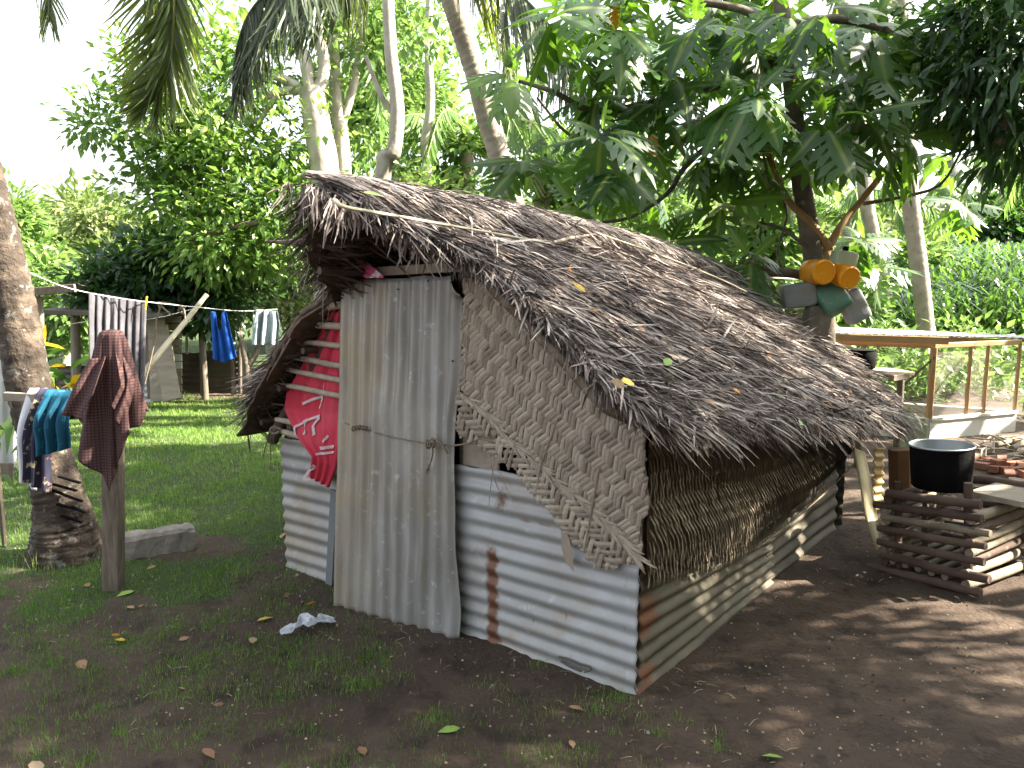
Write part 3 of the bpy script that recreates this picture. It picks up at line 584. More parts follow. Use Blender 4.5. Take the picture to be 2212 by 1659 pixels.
# individual long leaflets lying loose on top
stm = []
for k in range(5):
    bb = MB(); bb.scatter((ST, STF), np.zeros((1, 3)), np.array([[1., 0, 0]]), np.array([[0, 1., 0]]), np.array([[0, 0, 1.]]), np.array([[.22+.06*k, .009+.001*k, .02+.012*k]]), .35+.15*k)
    stm.append(bb.mesh('leaflet', M['thatch']))
def place(me, name, pos, X, Z, parent, sc=1.):
    o = bpy.data.objects.new(name, me); COL.objects.link(o); X = nrm(X); Y = nrm(np.cross(Z, X)); Zz = np.cross(X, Y)
    from mathutils import Matrix
    R = Matrix((tuple(X), tuple(Y), tuple(Zz))).transposed(); o.rotation_mode = 'QUATERNION'; o.rotation_quaternion = R.to_quaternion()
    o.scale = (sc, sc, sc)
    if parent is not None: o.parent = parent; o.location = np.asarray(pos)-ORG[parent.name]
    else: o.location = pos; ORG[o.name] = np.asarray(pos, float)
    return o
for k in range(230):
    a = rs.uniform(.12, 1.0); t = tf(a) + (tb(a)-tf(a))*rs.rand()
    if k > 170: a = 1.0
    p = roofP(0, np.array([a]), np.array([t]))[0] + zw*.035
    dn = nrm(roofP(0, np.array([min(a, .97)+.02]), np.array([t]))[0]-roofP(0, np.array([min(a, .97)]), np.array([t]))[0]); al = Vv
    g = rs.randn()*.5; d = dn*math.cos(g)+al*math.sin(g) + (-zw*rs.uniform(.3, 1.4) if k > 170 else zw*.05)
    place(stm[k % 5], 'leaflet', p, d, nrm(np.cross(al, dn))*(-1 if np.cross(al, dn)[2] < 0 else 1)+.4*rs.randn(3), hut, rs.uniform(.5, 1.05)*(.42 if k > 170 else .8))

# ridge cap fronds: long rachis poles with leaflets combed down both sides
def cap_frond(p_rach, z_off, n, lmin, lmax):
    pts = np.array(p_rach); fr = MB(); fr.tube(pts, np.linspace(.011, .005, len(pts)), 8, sub=5, flat=.6)
    o = obj('cap_frond', fr, M['bamboo'], hut, smooth=True)
    return o
An = np.cross(Vv*1. + zw*(-.1), nrm(roofP(0, np.array([.5]), np.array([1.]))[0]-roofP(0, np.array([.1]), np.array([1.]))[0])); An = nrm(An)*(-1 if An[2] < 0 else 1)
def RP(x, y, h=.045):
    p0 = roofP(0, np.array([.15]), np.array([1.]))[0] + An*h; return PL(x, y, p0, An)
r1 = [RP(*q) for q in ((722, 432, .03), (745, 447, .05), (830, 462, .065), (950, 483, .075), (1080, 506, .085), (1190, 526, .09))]
r2 = [RP(*q, .095) for q in ((1292, 505), (1380, 535), (1480, 572), (1560, 605), (1612, 630))]
c1 = cap_frond(r1, 0, 0, 0, 0); c2 = cap_frond(r2, 0, 0, 0, 0)
def cap_leaflets(parent, t0, t1, n, back=False):
    b = MB(); t = rs.uniform(t0, t1, n); a = np.abs(rs.randn(n))*.03
    side = 0
    p = roofP(side, a, t, .03) ; dn = nrm(roofP(0, a+.2, t)-roofP(0, a+.1, t)); al = np.tile(Vv, (n, 1))
    nn = nrm(np.cross(al, dn)); nn *= np.sign(nn[:, 2:3])
    g = .62 + rs.randn(n)*.13
    d = nrm(dn*np.cos(g)[:, None]+al*np.sin(g)[:, None]); L = rs.uniform(.22, .42, n)
    tw = rs.uniform(-.7, .7, n); yv = nrm(np.cross(nn, d)); Yd = nrm(yv*np.cos(tw)[:, None]+nn*np.sin(tw)[:, None]); Zd = nrm(np.cross(d, Yd)); Zd *= np.sign(Zd[:, 2:3]+1e-9)
    pos = p + nn*(.015+.03*rs.rand(n))[:, None]
    b.scatter((ST, STF), pos, d, Yd, Zd, np.stack([L, rs.uniform(.004, .009, n), .04+.05*rs.rand(n)], 1), .25+.75*rs.rand(n))
    obj('leaflets', b, M['thatch'], parent, kind='stuff')
cap_leaflets(c1, -.62, 1.7, 3200); cap_leaflets(c2, 1.5, 3.4, 2200)
# leaflets jutting forward from the ridge end and hanging under the verge
b = MB(); n = 90; t = rs.uniform(-.66, -.52, n); a = rs.uniform(0, .22, n); p = roofP(0, a, t, .02)
d = nrm(np.tile(FN, (n, 1))*rs.uniform(.1, .9, n)[:, None] + U*rs.uniform(-.9, .1, n)[:, None] - zw*rs.uniform(.2, 1.3, n)[:, None])
Yd = nrm(np.cross(d, rand_unit(n))); b.scatter((ST, STF), p, d, Yd, np.cross(d, Yd), np.stack([rs.uniform(.1, .22, n), rs.uniform(.005, .009, n), rs.uniform(-.05, .05, n)], 1), rs.uniform(.2, .9, n))
n = 150; a = rs.uniform(.0, .36, n); t = tf(a) + rs.uniform(-.02, .14, n); p = roofP(0, a, t, -.02)
d = nrm(-zw*rs.uniform(.6, 1.6, n)[:, None] + U*rs.uniform(-.9, .6, n)[:, None] + Vv*rs.uniform(-.3, .3, n)[:, None])
Yd = nrm(np.cross(d, rand_unit(n))); b.scatter((ST, STF), p, d, Yd, np.cross(d, Yd), np.stack([rs.uniform(.05, .13, n), rs.uniform(.006, .011, n), rs.uniform(-.02, .02, n)], 1), rs.uniform(.3, 1, n))
n = 60; a = rs.uniform(.0, .45, n); t = tfL(a) + rs.uniform(-.06, .05, n); p = roofP(1, a, t, -.01)
d = nrm(-zw*rs.uniform(.1, 1.2, n)[:, None] + U*rs.uniform(.1, 1.1, n)[:, None] + FN*rs.uniform(-.1, .5, n)[:, None])
Yd = nrm(np.cross(d, rand_unit(n))); b.scatter((ST, STF), p, d, Yd, np.cross(d, Yd), np.stack([rs.uniform(.10, .28, n), rs.uniform(.002, .004, n), rs.uniform(-.04, .05, n)], 1), rs.uniform(.0, .8, n))
n = 90; a = rs.uniform(.75, 1.0, n); t = tfL(a) + rs.uniform(-.03, .2, n); p = roofP(1, a, t, -.02)
d = nrm(-zw*rs.uniform(.1, .5, n)[:, None] + U*rs.uniform(.5, 1.1, n)[:, None] + FN*rs.uniform(.1, .6, n)[:, None])
Yd = nrm(np.cross(d, rand_unit(n))); b.scatter((ST, STF), p, d, Yd, np.cross(d, Yd), np.stack([rs.uniform(.12, .3, n), rs.uniform(.003, .007, n), rs.uniform(-.02, .03, n)], 1), rs.uniform(.4, 1, n))
obj('hanging_leaflets', b, M['thatch'], hut, kind='stuff')
for pts, r in (([(1196, 524), (1240, 513), (1296, 505)], .008), ([(1398, 545), (1450, 536), (1505, 533)], .006), ([(1612, 602), (1660, 600), (1740, 604)], .008)):
    b = MB(); P3 = [RP(x, y, .07) for x, y in pts]; b.tube(P3, [r, r, r*.7], 7, sub=4, rough=.05); obj('stick', b, M['stick'], hut, smooth=True)

# ------------------------------------------------------------------ woven mats
def inpoly(x, y, poly):
    poly = np.asarray(poly); c = False; j = len(poly)-1
    for i in range(len(poly)):
        if ((poly[i][1] > y) != (poly[j][1] > y)) and (x < (poly[j][0]-poly[i][0])*(y-poly[i][1])/(poly[j][1]-poly[i][1])+poly[i][0]): c = not c
        j = i
    return c
def weave(parent, O, e1, e2, nv_, poly, q1, q2, width, hgt, m, stuff=False, name='strip', minlen=2, wscale=1., depth=0., warp=None):
    """two crossing families of strips on the lattice O + i*q1 + j*q2 (plane coordinates)"""
    q1 = np.array(q1); q2 = np.array(q2); poly = np.asarray(poly); c = poly.mean(0)
    Minv = np.linalg.inv(np.stack([q1, q2], 1)); R = Minv@(poly.T); i0, i1 = int(R[0].min())-1, int(R[0].max())+2; j0, j1 = int(R[1].min())-1, int(R[1].max())+2
    all_mb = MB()
    for fam in (0, 1):
        rng_o = range(j0, j1) if fam == 0 else range(i0, i1); rng_i = range(i0, i1) if fam == 0 else range(j0, j1)
        for o_ in rng_o:
            jit = rs.uniform(-.2, .2); wloc = width*rs.uniform(.82, 1.12)*(1 if fam == 0 else .94); runs = []; cur = []
            for k in rng_i:
                i, j = (k, o_+jit) if fam == 0 else (o_+jit, k)
                p2 = q1*i + q2*j
                if warp: p2 = warp(p2)
                if inpoly(p2[0], p2[1], poly):
                    sgn = 1 if (((k+o_)//2) % 2 == 0) == (fam == 0) else -1
                    cur.append((p2, sgn*hgt + rs.uniform(-.0006, .0006)))
                else:
                    if len(cur) >= minlen: runs.append(cur)
                    cur = []
            if len(cur) >= minlen: runs.append(cur)
            qd = q1 if fam == 0 else q2
            for run in runs:
                ps = [run[0][0]-qd*.6] + [r[0] for r in run] + [run[-1][0]+qd*.6]; hs = [0]+[r[1] for r in run]+[0]
                ps = np.array(ps); hs = np.array(hs); T = nrm(np.gradient(ps, axis=0)); Wd = np.stack([-T[:, 1], T[:, 0]], 1)
                wv = wloc*np.ones(len(ps)); wv[0] *= .6; wv[-1] *= .5
                fold = .0032; wv = wv*rs.uniform(.9, 1.05)
                rows = []
                for k_, sg in ((-.5, 0), (0, fold), (.5, 0)):
                    q_ = ps + Wd*(wv*k_)[:, None]; rows.append(O + q_[:, 0:1]*e1 + q_[:, 1:2]*e2 + nv_*((hs+sg+depth)[:, None]))
                P = np.stack(rows, 1); r_ = rs.rand()
                if stuff: all_mb.grid(P, r_)
                else:
                    bb = MB(); bb.grid(P, r_); obj(name, bb, m, parent)
    if stuff and all_mb.n: obj(name, all_mb, m, parent, kind='stuff')
e1 = -U; e2 = zw; O0 = HP(0, -.035, 0)
def to2(x, y):
    p = PL(x, y, O0, FN)-O0; return (p@e1, p@e2)
# seam from upper left to lower right separates open weave (below) from tight weave (above)
seam = [(1000, 838), (1040, 880), (1085, 935), (1130, 990), (1180, 1040), (1240, 1095), (1290, 1140), (1340, 1180), (1372, 1205)]
seamU = [(1000, 905-60), (1085, 935)]
lower = [to2(*q) for q in [(985, 835), (1040, 880), (1100, 945), (1160, 1000), (1225, 1055), (1290, 1110), (1345, 1165), (1384, 1208), (1300, 1238), (1260, 1195), (1215, 1150), (1175, 1095), (1130, 1035), (1110, 1015), (1060, 985), (1015, 955), (985, 930)]]
upper = [to2(*q) for q in [(1002, 600), (1070, 610), (1160, 690), (1250, 790), (1310, 860), (1392, 915), (1392, 1000), (1402, 1090), (1385, 1130), (1384, 1208), (1345, 1165), (1290, 1110), (1225, 1055), (1160, 1000), (1100, 945), (1040, 880), (993, 838), (997, 740)]]
fm = thing('woven_mat', O0, 'grey woven coconut frond mat hanging in a point right of the door', 'mat')
sp = .0255
ang1 = math.radians(8); ang2 = math.radians(76)
weave(fm, O0, e1, e2, FN, lower, (sp*1.2*math.cos(ang1), sp*1.2*math.sin(ang1)), (sp*1.15*math.cos(ang2), sp*1.15*math.sin(ang2)), .0215, .0048, M['mat_strip'])
ang1 = math.radians(-22+60); ang2 = math.radians(82)
weave(fm, O0, e1, e2, FN, upper, (sp*1.05*math.cos(ang1), sp*1.05*math.sin(ang1)), (sp*1.15*math.cos(ang2), sp*1.15*math.sin(ang2)), .0205, .004, M['mat_strip'])
# backing so the tight upper half is not see-through
b = MB(); up2 = [O0 + p[0]*e1 + p[1]*e2 - FN*.006 for p in upper]; b.add(up2, [tuple(range(len(up2)))]); obj('backing', b, M['mat_dark'], fm)
b = MB(); pr = np.array([to2(*q) for q in [(996, 848), (1040, 880), (1100, 945), (1160, 1000), (1225, 1055), (1290, 1110), (1345, 1165), (1382, 1205)]])
pr3 = O0 + pr[:, :1]*e1 + pr[:, 1:]*e2 + FN*.006; b.tube(pr3, .006, 7, sub=4, flat=.6)
T = nrm(np.gradient(pr3, axis=0)); k = 130; ff = rs.rand(k)*(len(pr3)-1.01); ii = ff.astype(int); pos = pr3[ii]+(pr3[ii+1]-pr3[ii])*(ff-ii)[:, None]
dd = nrm(T[ii] + np.cross(T[ii], FN)*rs.choice([-1, 1], k)[:, None]*.35); b.scatter((ST, STF), pos, dd, nrm(np.cross(dd, np.tile(FN, (k, 1)))), np.tile(FN, (k, 1)), np.stack([rs.uniform(.05, .09, k), np.full(k, .010), np.full(k, .006)], 1), rs.rand(k))
obj('midrib', b, M['mat_strip'], fm)
for (pts, r) in [([(1205, 905), (1170, 1000), (1160, 1050)], .004), ([(1295, 1010), (1280, 1090), (1262, 1190)], .005), ([(1128, 900), (1110, 960), (1100, 1000)], .002), ([(1012, 700), (1006, 780), (1000, 870)], .003)]:
    b = MB(); b.tube([D(x, y, .05) for x, y in pts], [r, r, r*.5], 6, sub=3, flat=.4); obj('loose_strip', b, M['mat_strip'], fm)
b = MB(); b.add([D(*q, .05) for q in [(1212, 1150), (1226, 1152), (1236, 1190), (1240, 1236), (1222, 1215), (1213, 1185)]], [(0, 1, 2, 3, 4, 5)]); obj('dangling_leaf', b, M['mat_strip'], fm)
for (pts, r) in [([(1060, 1005), (1070, 1040), (1078, 1060)], .003), ([(1068, 990), (1060, 1050), (1055, 1100)], .002), ([(1075, 985), (1080, 1020), (1110, 1090)], .0015)]:
    b = MB(); b.tube([D(x, y, .04) for x, y in pts], [r, r, r*.5], 6, sub=3, flat=.5); obj('loose_strip', b, M['mat_strip'], fm)
# short cross bar behind the mat that the rope is tied to
b = MB(); b.tube([D(1040, 950, .03), D(1075, 952, .03), D(1120, 965, .02)], .012, 8, sub=2); obj('cross_bar', b, M['stick'], hut, smooth=True)

# right side mats: herringbone rows of drooping leaflets
sm = thing('woven_mat', HP(-.03, 1.2, .35), 'long shaded frond mat under the eave on the right side wall', 'mat')
b = MB()
def zb(t): return np.interp(t, [0, .09, 1, 1.6, 2.2, 2.7], [.48, .47, .33, .345, .40, .47])
def zt(t): return np.interp(t, [0, 2.9], [1.0, .74])
tt = np.linspace(.015, 2.72, 60)[:, None]; vv = np.linspace(0, 1, 10)[None, :]
Z_ = (zb(tt)+.03)*(1-vv)+zt(tt)*vv; bul = .03+.02*np.sin(vv*6)*np.sin(tt*4)
b.grid(C0 + U*(-bul)[..., None] + Vv*(tt+0*vv)[..., None] + zw*Z_[..., None], .1); obj('backing', b, M['mat_dark'], sm, smooth=True)
LT = [(0, -.5, 0), (0, .5, 0), (.5, -.5, .3), (.5, .5, .3), (1, 0, 0)]
b = MB()
for row in range(10):
    fr = row/9; n = 92; t = np.linspace(.02, 2.7, n)+rs.uniform(-.004, .004, n); z = (zb(t)+.035)*(1-fr)+(zt(t)-.02)*fr
    bul = .036+.02*np.sin(fr*6)*np.sin(t*4); p = C0 + U*(-bul)[:, None] + Vv*t[:, None] + zw*z[:, None]
    lean = (.42 if (row//3) % 2 == 0 else -.40) + rs.randn(n)*.06
    d = nrm(-zw*np.cos(lean)[:, None] + Vv*np.sin(-lean)[:, None] - U*(.24+.08*rs.rand(n))[:, None])
    wv = nrm(np.tile(Vv, (n, 1))+.35*U*1); nn = np.tile(-U, (n, 1)); wv = nrm(wv - d*np.sum(wv*d, 1, keepdims=True))
    for fc in (np.array([(0, 2, 3, 1)]), np.array([(2, 4, 3)])):
        b.scatter((LT, fc), p, d, wv, nn, np.stack([rs.uniform(.075, .10, n), np.full(n, .026), np.full(n, .02)], 1), rs.rand(n)) if fc.shape[1] == 4 else None
    b.scatter((LT, np.array([(2, 4, 3)])), p, d, wv, nn, np.stack([rs.uniform(.08, .095, n), np.full(n, .026), np.full(n, .02)], 1), rs.rand(n))
obj('leaflets', b, M['mat_dark'], sm, kind='stuff')
b = MB(); b.tube([HP(-.075, t, float(zb(t))+.0) for t in (1.0, 1.4, 1.8, 2.2, 2.6)], .004, 6, sub=3); obj('edge_cord', b, M['rope'], sm, smooth=True)

# ------------------------------------------------------------------ red cloth with painted letters
rc = thing('red_cloth', D(680, 900, .0), 'red cloth painted with white letters bulging through rungs beside the door', 'cloth')
def cloth(Lp, Rp, nu, nv, folds, nvec, amp, ramp=None, sag=0.):
    Lp = np.array(Lp); Rp = np.array(Rp); v = np.linspace(0, 1, nv)
    def rsmp(P):
        d = np.concatenate([[0], np.cumsum(np.linalg.norm(np.diff(P, axis=0), axis=1))]); d /= d[-1]
        return np.stack([np.interp(v, d, P[:, k]) for k in range(3)], 1)
    a = rsmp(Lp); c = rsmp(Rp); u = np.linspace(0, 1, nu)[:, None, None]
    P = a[None]*(1-u) + c[None]*u; uu = u[..., 0]; vv = v[None, :]
    f = 0
    for (k, ph, am, sl_) in folds: f = f + am*np.sin(2*np.pi*(k*uu + ph + sl_*vv))
    f = f + .6*(fbm(uu*5+3, vv*3)-.47)
    r = ramp(vv) if ramp else 1.
    P = P + (amp*f*r)[..., None]*np.asarray(nvec)
    P[..., 2] -= sag*np.sin(np.pi*uu)*(1-.5*vv)
    return P
redL = [(738, 628, .0), (715, 680, .0), (690, 730, .0), (655, 790, .0), (622, 850, .01), (618, 885, .01), (632, 915, .05), (650, 950, .07), (678, 985, .07), (672, 1032, .07)]
redR = [(765, 600, -.03), (765, 680, .0), (762, 740, .0), (760, 800, .0), (758, 860, .01), (752, 900, .01), (745, 930, .04), (735, 970, .05), (728, 1010, .05), (712, 1052, .06)]
Pc = cloth([D(x, y, o) for x, y, o in redL], [D(x, y, o) for x, y, o in redR], 50, 80, [(3.2, 0, 1, .2), (6.7, .3, .4, -.3)], FN, .010)
o = obj('cloth_panel', MB().grid(Pc), M['red_cloth'], rc, smooth=True); md = o.modifiers.new('s', 'SOLIDIFY'); md.thickness = .002
# dark inner fold of the hem
b = MB(); b.add([D(*q) for q in [(672, 1032, .068), (712, 1052, .062), (722, 1015, .03), (700, 985, .03)]], [(0, 1, 2, 3)]); obj('hem_fold', b, M['red_cloth'], rc)
def dcr(cx, cy): return ((660+cx/3.687)/1.1718, (900+cy/3.687)/1.1718)
def stroke(pts, wd, off):
    b = MB(); P3 = np.array([D(*dcr(*q), off) for q in pts]); T = nrm(np.gradient(P3, axis=0)); W = nrm(np.cross(T, FN))*wd/2
    ww = np.stack([P3-W, P3+W], 1); b.grid(ww, .5); return b
# strokes hug the cloth: cast each onto the cloth grid
flat = Pc.reshape(-1, 3); fd = (flat-C0)@FN; f2 = np.stack([(flat-C0)@U, flat[:, 2]], 1)
def hug(b):
    V = np.vstack(b.v)
    s2 = np.stack([(V-C0)@U, V[:, 2]], 1)
    for i in range(len(V)):
        k = np.argsort(((f2-s2[i])**2).sum(1))[:6]; V[i] += FN*(fd[k].max()+.006-(V[i]-C0)@FN)
    b.v = [V]; return b
def dens(pts, k=6):
    out = []
    for a, c in zip(pts[:-1], pts[1:]):
        for i in range(k): out.append((a[0]+(c[0]-a[0])*i/k, a[1]+(c[1]-a[1])*i/k))
    return out+[pts[-1]]
for pts, wd in [([(372, 655), (455, 600), (545, 560)], .014), ([(372, 650), (400, 728)], .013), ([(462, 600), (450, 730)], .013), ([(538, 562), (520, 650), (545, 735)], .015),
                ([(388, 452), (470, 410), (570, 378)], .014), ([(560, 250), (572, 330), (568, 400), (532, 495)], .012),
                ([(668, 740), (640, 795)], .012), ([(600, 855), (720, 842)], .016), ([(590, 905), (720, 895)], .012), ([(480, 1135), (520, 1080), (575, 1010)], .016), ([(500, 1138), (545, 1130)], .012)]:
    obj('letter_stroke', hug(stroke(dens(pts), wd, .03)), M['white_print'], rc)
for q in ([(500, 1), (0, 0)],): pass
b = MB(); b.add([D(*q) for q in [(770, 562, .06), (785, 560, .06), (828, 595, .075), (830, 600, .075), (790, 601, .075), (776, 585, .07)]], [(0, 1, 2, 3, 4, 5)])
o = obj('pink_rag', b, M['pink_cloth'], label='pink and white rag tucked over the top of the door', cat='rag'); md = o.modifiers.new('s', 'SOLIDIFY'); md.thickness = .004

# ------------------------------------------------------------------ post, rail and washing at the left
pb = G(243, 1268)
post = thing('wooden_post', pb, 'grey square timber post standing in the grass under a checked shirt', 'post')
ptop = A(243, 735, pb[1]+.02)
b = MB(); b.beam(pb-zw*.1, ptop, .088, .075, upv=(0, -1, .0), bev=.08); obj('shaft', b, M['wood_post'], post)
b = MB(); r0 = A(12, 856, pb[1]+.25); r1_ = A(262, 870, pb[1]+.06); b.beam(r0, r1_, .03, .045, bev=.1); obj('rail', b, M['board'], post)
# checked shirt draped over the post top
Yp = pb[1]-.01; mpx = Yp/F_*1.0
def drape(cx, cy, topr, prof, Y, nu=96, nv=50):
    """prof: list of (angle deg, radius m, hem drop m). angle 0 = +x, -90 = toward the camera"""
    c = A(cx, cy, Y); ang = np.linspace(-180, 180, nu); pa = np.array(sorted(prof)); pa = np.vstack([pa[-1]-[360, 0, 0], pa, pa[0]+[360, 0, 0]])
    R = np.interp(ang, pa[:, 0], pa[:, 1])[:, None]; H = np.interp(ang, pa[:, 0], pa[:, 2])[:, None]; v = np.linspace(0, 1, nv)[None, :]
    th = np.radians(ang)[:, None]; rr = topr*np.minimum(1, (v/.03)**.5) + (R-topr)*v**.8
    rr = rr*(1 + (v**.6)*(.17*np.sin(5*th+1)+.16*np.sin(9*th+2.2+2*v)+.07*np.sin(17*th+3*v)) ) ; zz = -H*v**1.05
    return np.stack([c[0]+rr*np.cos(th), c[1]+rr*np.sin(th)*.8, c[2]+zz+.0*rr], -1)
s_px = Yp/1720*1.01
P = drape(241, 712, .045, [(-180, 78*s_px, 185*s_px), (-150, 74*s_px, 235*s_px), (-125, 60*s_px, 300*s_px), (-100, 52*s_px, 345*s_px), (-80, 45*s_px, 300*s_px), (-50, 55*s_px, 220*s_px), (-20, 62*s_px, 205*s_px), (0, 55*s_px, 170*s_px), (60, 40*s_px, 200*s_px), (130, 60*s_px, 190*s_px)], Yp)
shirt = obj('checked_shirt', MB().grid(P), M['shirt'], label='maroon checked shirt draped over the top of the timber post', cat='shirt', smooth=True)
md = shirt.modifiers.new('s', 'SOLIDIFY'); md.thickness = .003
Psl = cloth([A(196, 775, Yp-.05), A(160, 840, Yp-.1), A(137, 896, Yp-.11)], [A(232, 770, Yp-.06), A(205, 850, Yp-.14), A(178, 907, Yp-.15)], 24, 24, [(1.2, 0, 1, .2)], (0, -1, 0), .014)
o = obj('sleeve', MB().grid(Psl), M['shirt'], shirt, smooth=True); md = o.modifiers.new('s', 'SOLIDIFY'); md.thickness = .003
Psl = cloth([A(250, 745, Yp-.02), A(262, 830, Yp-.1), A(238, 880, Yp-.12)], [A(268, 760, Yp), A(292, 830, Yp-.05), A(262, 930, Yp-.08)], 24, 24, [(1.2, .3, 1, .2)], (0, -1, 0), .016)
o = obj('sleeve', MB().grid(Psl), M['shirt'], shirt, smooth=True); md = o.modifiers.new('s', 'SOLIDIFY'); md.thickness = .003
def hang(name, x0, x1, yt, yb0, yb1, Y, m, label, cat, folds, amp=.02, back=.5, nu=60, skew=0, n=(0, -1, 0)):
    """cloth folded over the rail: front flap to yb, back flap shorter"""
    tl = A(x0, yt[0], Y); tr = A(x1, yt[1], Y); bl = A(x0+skew, yb0, Y-.06); br = A(x1+skew, yb1, Y-.06)
    f = cloth([tl, (tl+bl)/2+np.array([0, -.02, 0]), bl], [tr, (tr+br)/2+np.array([0, -.02, 0]), br], nu, 40, folds, n, amp, lambda v: np.clip(v*3, .1, 1))
    bk = cloth([tl+[0, .06, 0], (tl*(1-back)+bl*back)+[0, .12, 0]], [tr+[0, .06, 0], (tr*(1-back)+br*back)+[0, .12, 0]], nu, 16, folds, (0, 1, 0), amp, lambda v: np.clip(v*3, .1, 1))
    mid = (f[:, :1]+bk[:, :1])/2 + [0, 0, .022]
    P = np.concatenate([bk[:, ::-1], mid, f], 1); P[:, :, 0] += .012*np.sin(np.linspace(0, 8, P.shape[1]))[None]
    o = obj(name, MB().grid(P), m, label=label, cat=cat, smooth=True); md = o.modifiers.new('s', 'SOLIDIFY'); md.thickness = .003
    return o
Yr = pb[1]+.14
hang('white_cloth', 55, 92, (850, 850), 1040, 1060, Yr+.06, M['white_cloth'], 'white cloth hung over the left end of the rail', 'cloth', [(1.5, 0, 1, 0)], .012, skew=-18)
hang('floral_cloth', 76, 132, (850, 852), 1040, 1068, Yr+.03, M['floral_cloth'], 'dark cloth with cream flowers hung over the rail behind a blue one', 'cloth', [(2.4, .2, 1, .1)], .016, skew=-30)
hang('blue_cloth', 92, 162, (853, 856), 985, 968, Yr-.03, M['teal_cloth'], 'rumpled teal blue cloth hung over the rail beside the palm trunk', 'cloth', [(2.8, 0, 1, .3), (6, .4, .35, .5)], .026, skew=-14)
# clothes line and towel
ln = thing('clothes_line', A(60, 590, 5.0), 'thin pale clothes line strung from the palm trunk past the hut', 'clothes line')
lp = [A(62, 588, 4.9), A(130, 617, 5.35), A(193, 633, 5.55), A(260, 645, 5.65), A(316, 652, 5.8), A(380, 659, 6.8), A(440, 665, 7.5), A(520, 672, 8.2), A(600, 668, 8.9)]
obj('cord', MB().tube(lp, .004, 5, sub=3), M['line'], ln, smooth=True)
obj('cord', MB().tube([A(140, 702, 7.2), A(200, 694, 7.2), A(320, 690, 7.3), A(430, 664, 7.6)], .003, 5, sub=3), M['line'], ln, smooth=True)
b = MB()
for pts in ([(340, 655), (345, 668), (338, 690), (335, 730), (322, 790), (312, 830)], [(372, 658), (392, 662), (398, 672), (400, 690)], [(344, 655), (355, 668), (370, 680)], [(340, 653), (360, 655), (385, 661), (400, 680), (385, 670), (400, 662)]):
    b.tube([A(x, y, 6.9) for x, y in pts], .008, 6, sub=3)
obj('cord_tail', b, M['rope'], ln, smooth=True)
tl, tr = A(192, 631, 5.55), A(316, 652, 5.8); bl, br = A(196, 868, 5.5), A(310, 880, 5.75)
P = cloth([tl, (tl+bl)/2, bl], [tr, (tr+br)/2, br], 140, 60, [(7.5, 0, .9, .04), (13, .3, .35, .0)], (.2, -1, 0), .017, lambda v: .35+.65*np.clip(v*4, 0, 1))
tw = obj('grey_towel', MB().grid(P), M['towel'], label='long grey towel hanging in folds from the clothes line', cat='towel', smooth=True); md = tw.modifiers.new('s', 'SOLIDIFY'); md.thickness = .005
o = obj('clothes_peg', MB().beam(A(314, 668, 5.72), A(317, 640, 5.74), .012, .01), M['yellow_peg'], label='yellow peg clipping the grey towel to the line', cat='peg')
pole = MB().tube([A(236, 925, 6.8), A(300, 822, 7.0), A(345, 762, 7.15), A(400, 695, 7.4), A(447, 636, 7.55)], [.03, .028, .026, .025, .022], 9, sub=4, rough=.04)
obj('prop_pole', pole, M['bamboo'], label='pale bamboo pole propping up the clothes line', cat='pole', smooth=True)
# blue garment
Lp_ = [A(456, 672, 8.1), A(459, 720, 8.1), A(461, 775, 8.1)]; Rp_ = [A(489, 672, 8.1), A(498, 715, 8.1), A(511, 768, 8.1)]
P = cloth(Lp_, Rp_, 60, 40, [(3, 0, 1, 0)], (0, -1, 0), .02)
uu = np.linspace(0, 1, 60)[:, None]; vv = np.linspace(0, 1, 40)[None]
P[..., 2] -= (np.exp(-((uu-.5)/.17)**2)*(1-vv)**2)*.2
P[..., 2] -= np.sin(np.pi*uu)*.05*vv
o = obj('blue_garment', MB().grid(P), M['blue_cloth'], label='bright blue garment pegged by its straps to the clothes line', cat='garment', smooth=True); md = o.modifiers.new('s', 'SOLIDIFY'); md.thickness = .006
P = cloth([A(556, 668, 8.8), A(548, 700, 8.8), A(544, 745, 8.8)], [A(600, 672, 8.9), A(606, 700, 8.9), A(604, 745, 8.9)], 50, 30, [(3, 0, 1, 0), (5, .2, .5, .3)], (0, -1, 0), .03)
o = obj('pale_shirt', MB().grid(P), M['pale_shirt'], label='pale grey blue shirt hanging on the line beside the hut roof edge', cat='shirt', smooth=True); md = o.modifiers.new('s', 'SOLIDIFY'); md.thickness = .006

# timber block in the grass
def lump(p, q, wd, ht, m, name, label, cat, upv=(0, 0, 1), rnd_=.006):
    b = MB(); p = np.asarray(p); q = np.asarray(q); d = nrm(q-p); n_ = nrm(np.cross(d, upv)); m_ = np.cross(n_, d); nu = 14; L = []
    ring = [(-.5, -.4), (-.4, -.5), (.4, -.5), (.5, -.4), (.5, .35), (.38, .5), (-.35, .5), (-.5, .38)]
    for i in range(nu):
        c = p + (q-p)*i/(nu-1); k = 1 if 0 < i < nu-1 else .9
        L.append([c + n_*(a*wd*k+rs.uniform(-rnd_, rnd_)) + m_*(c_*ht*k+rs.uniform(-rnd_, rnd_)) for a, c_ in ring])
    V = np.array(L).reshape(-1, 3); F = [(i*8+j, i*8+(j+1) % 8, (i+1)*8+(j+1) % 8, (i+1)*8+j) for i in range(nu-1) for j in range(8)] + [tuple(range(7, -1, -1)), tuple(range((nu-1)*8, nu*8))]
    b.add(V, F); return obj(name, b, m, label=label, cat=cat)
lump(G(255, 1205)+zw*.055, G(420, 1178)+zw*.055, .13, .15, M['concrete'], 'timber_block', 'weathered squared block lying in the grass behind the post', 'block')

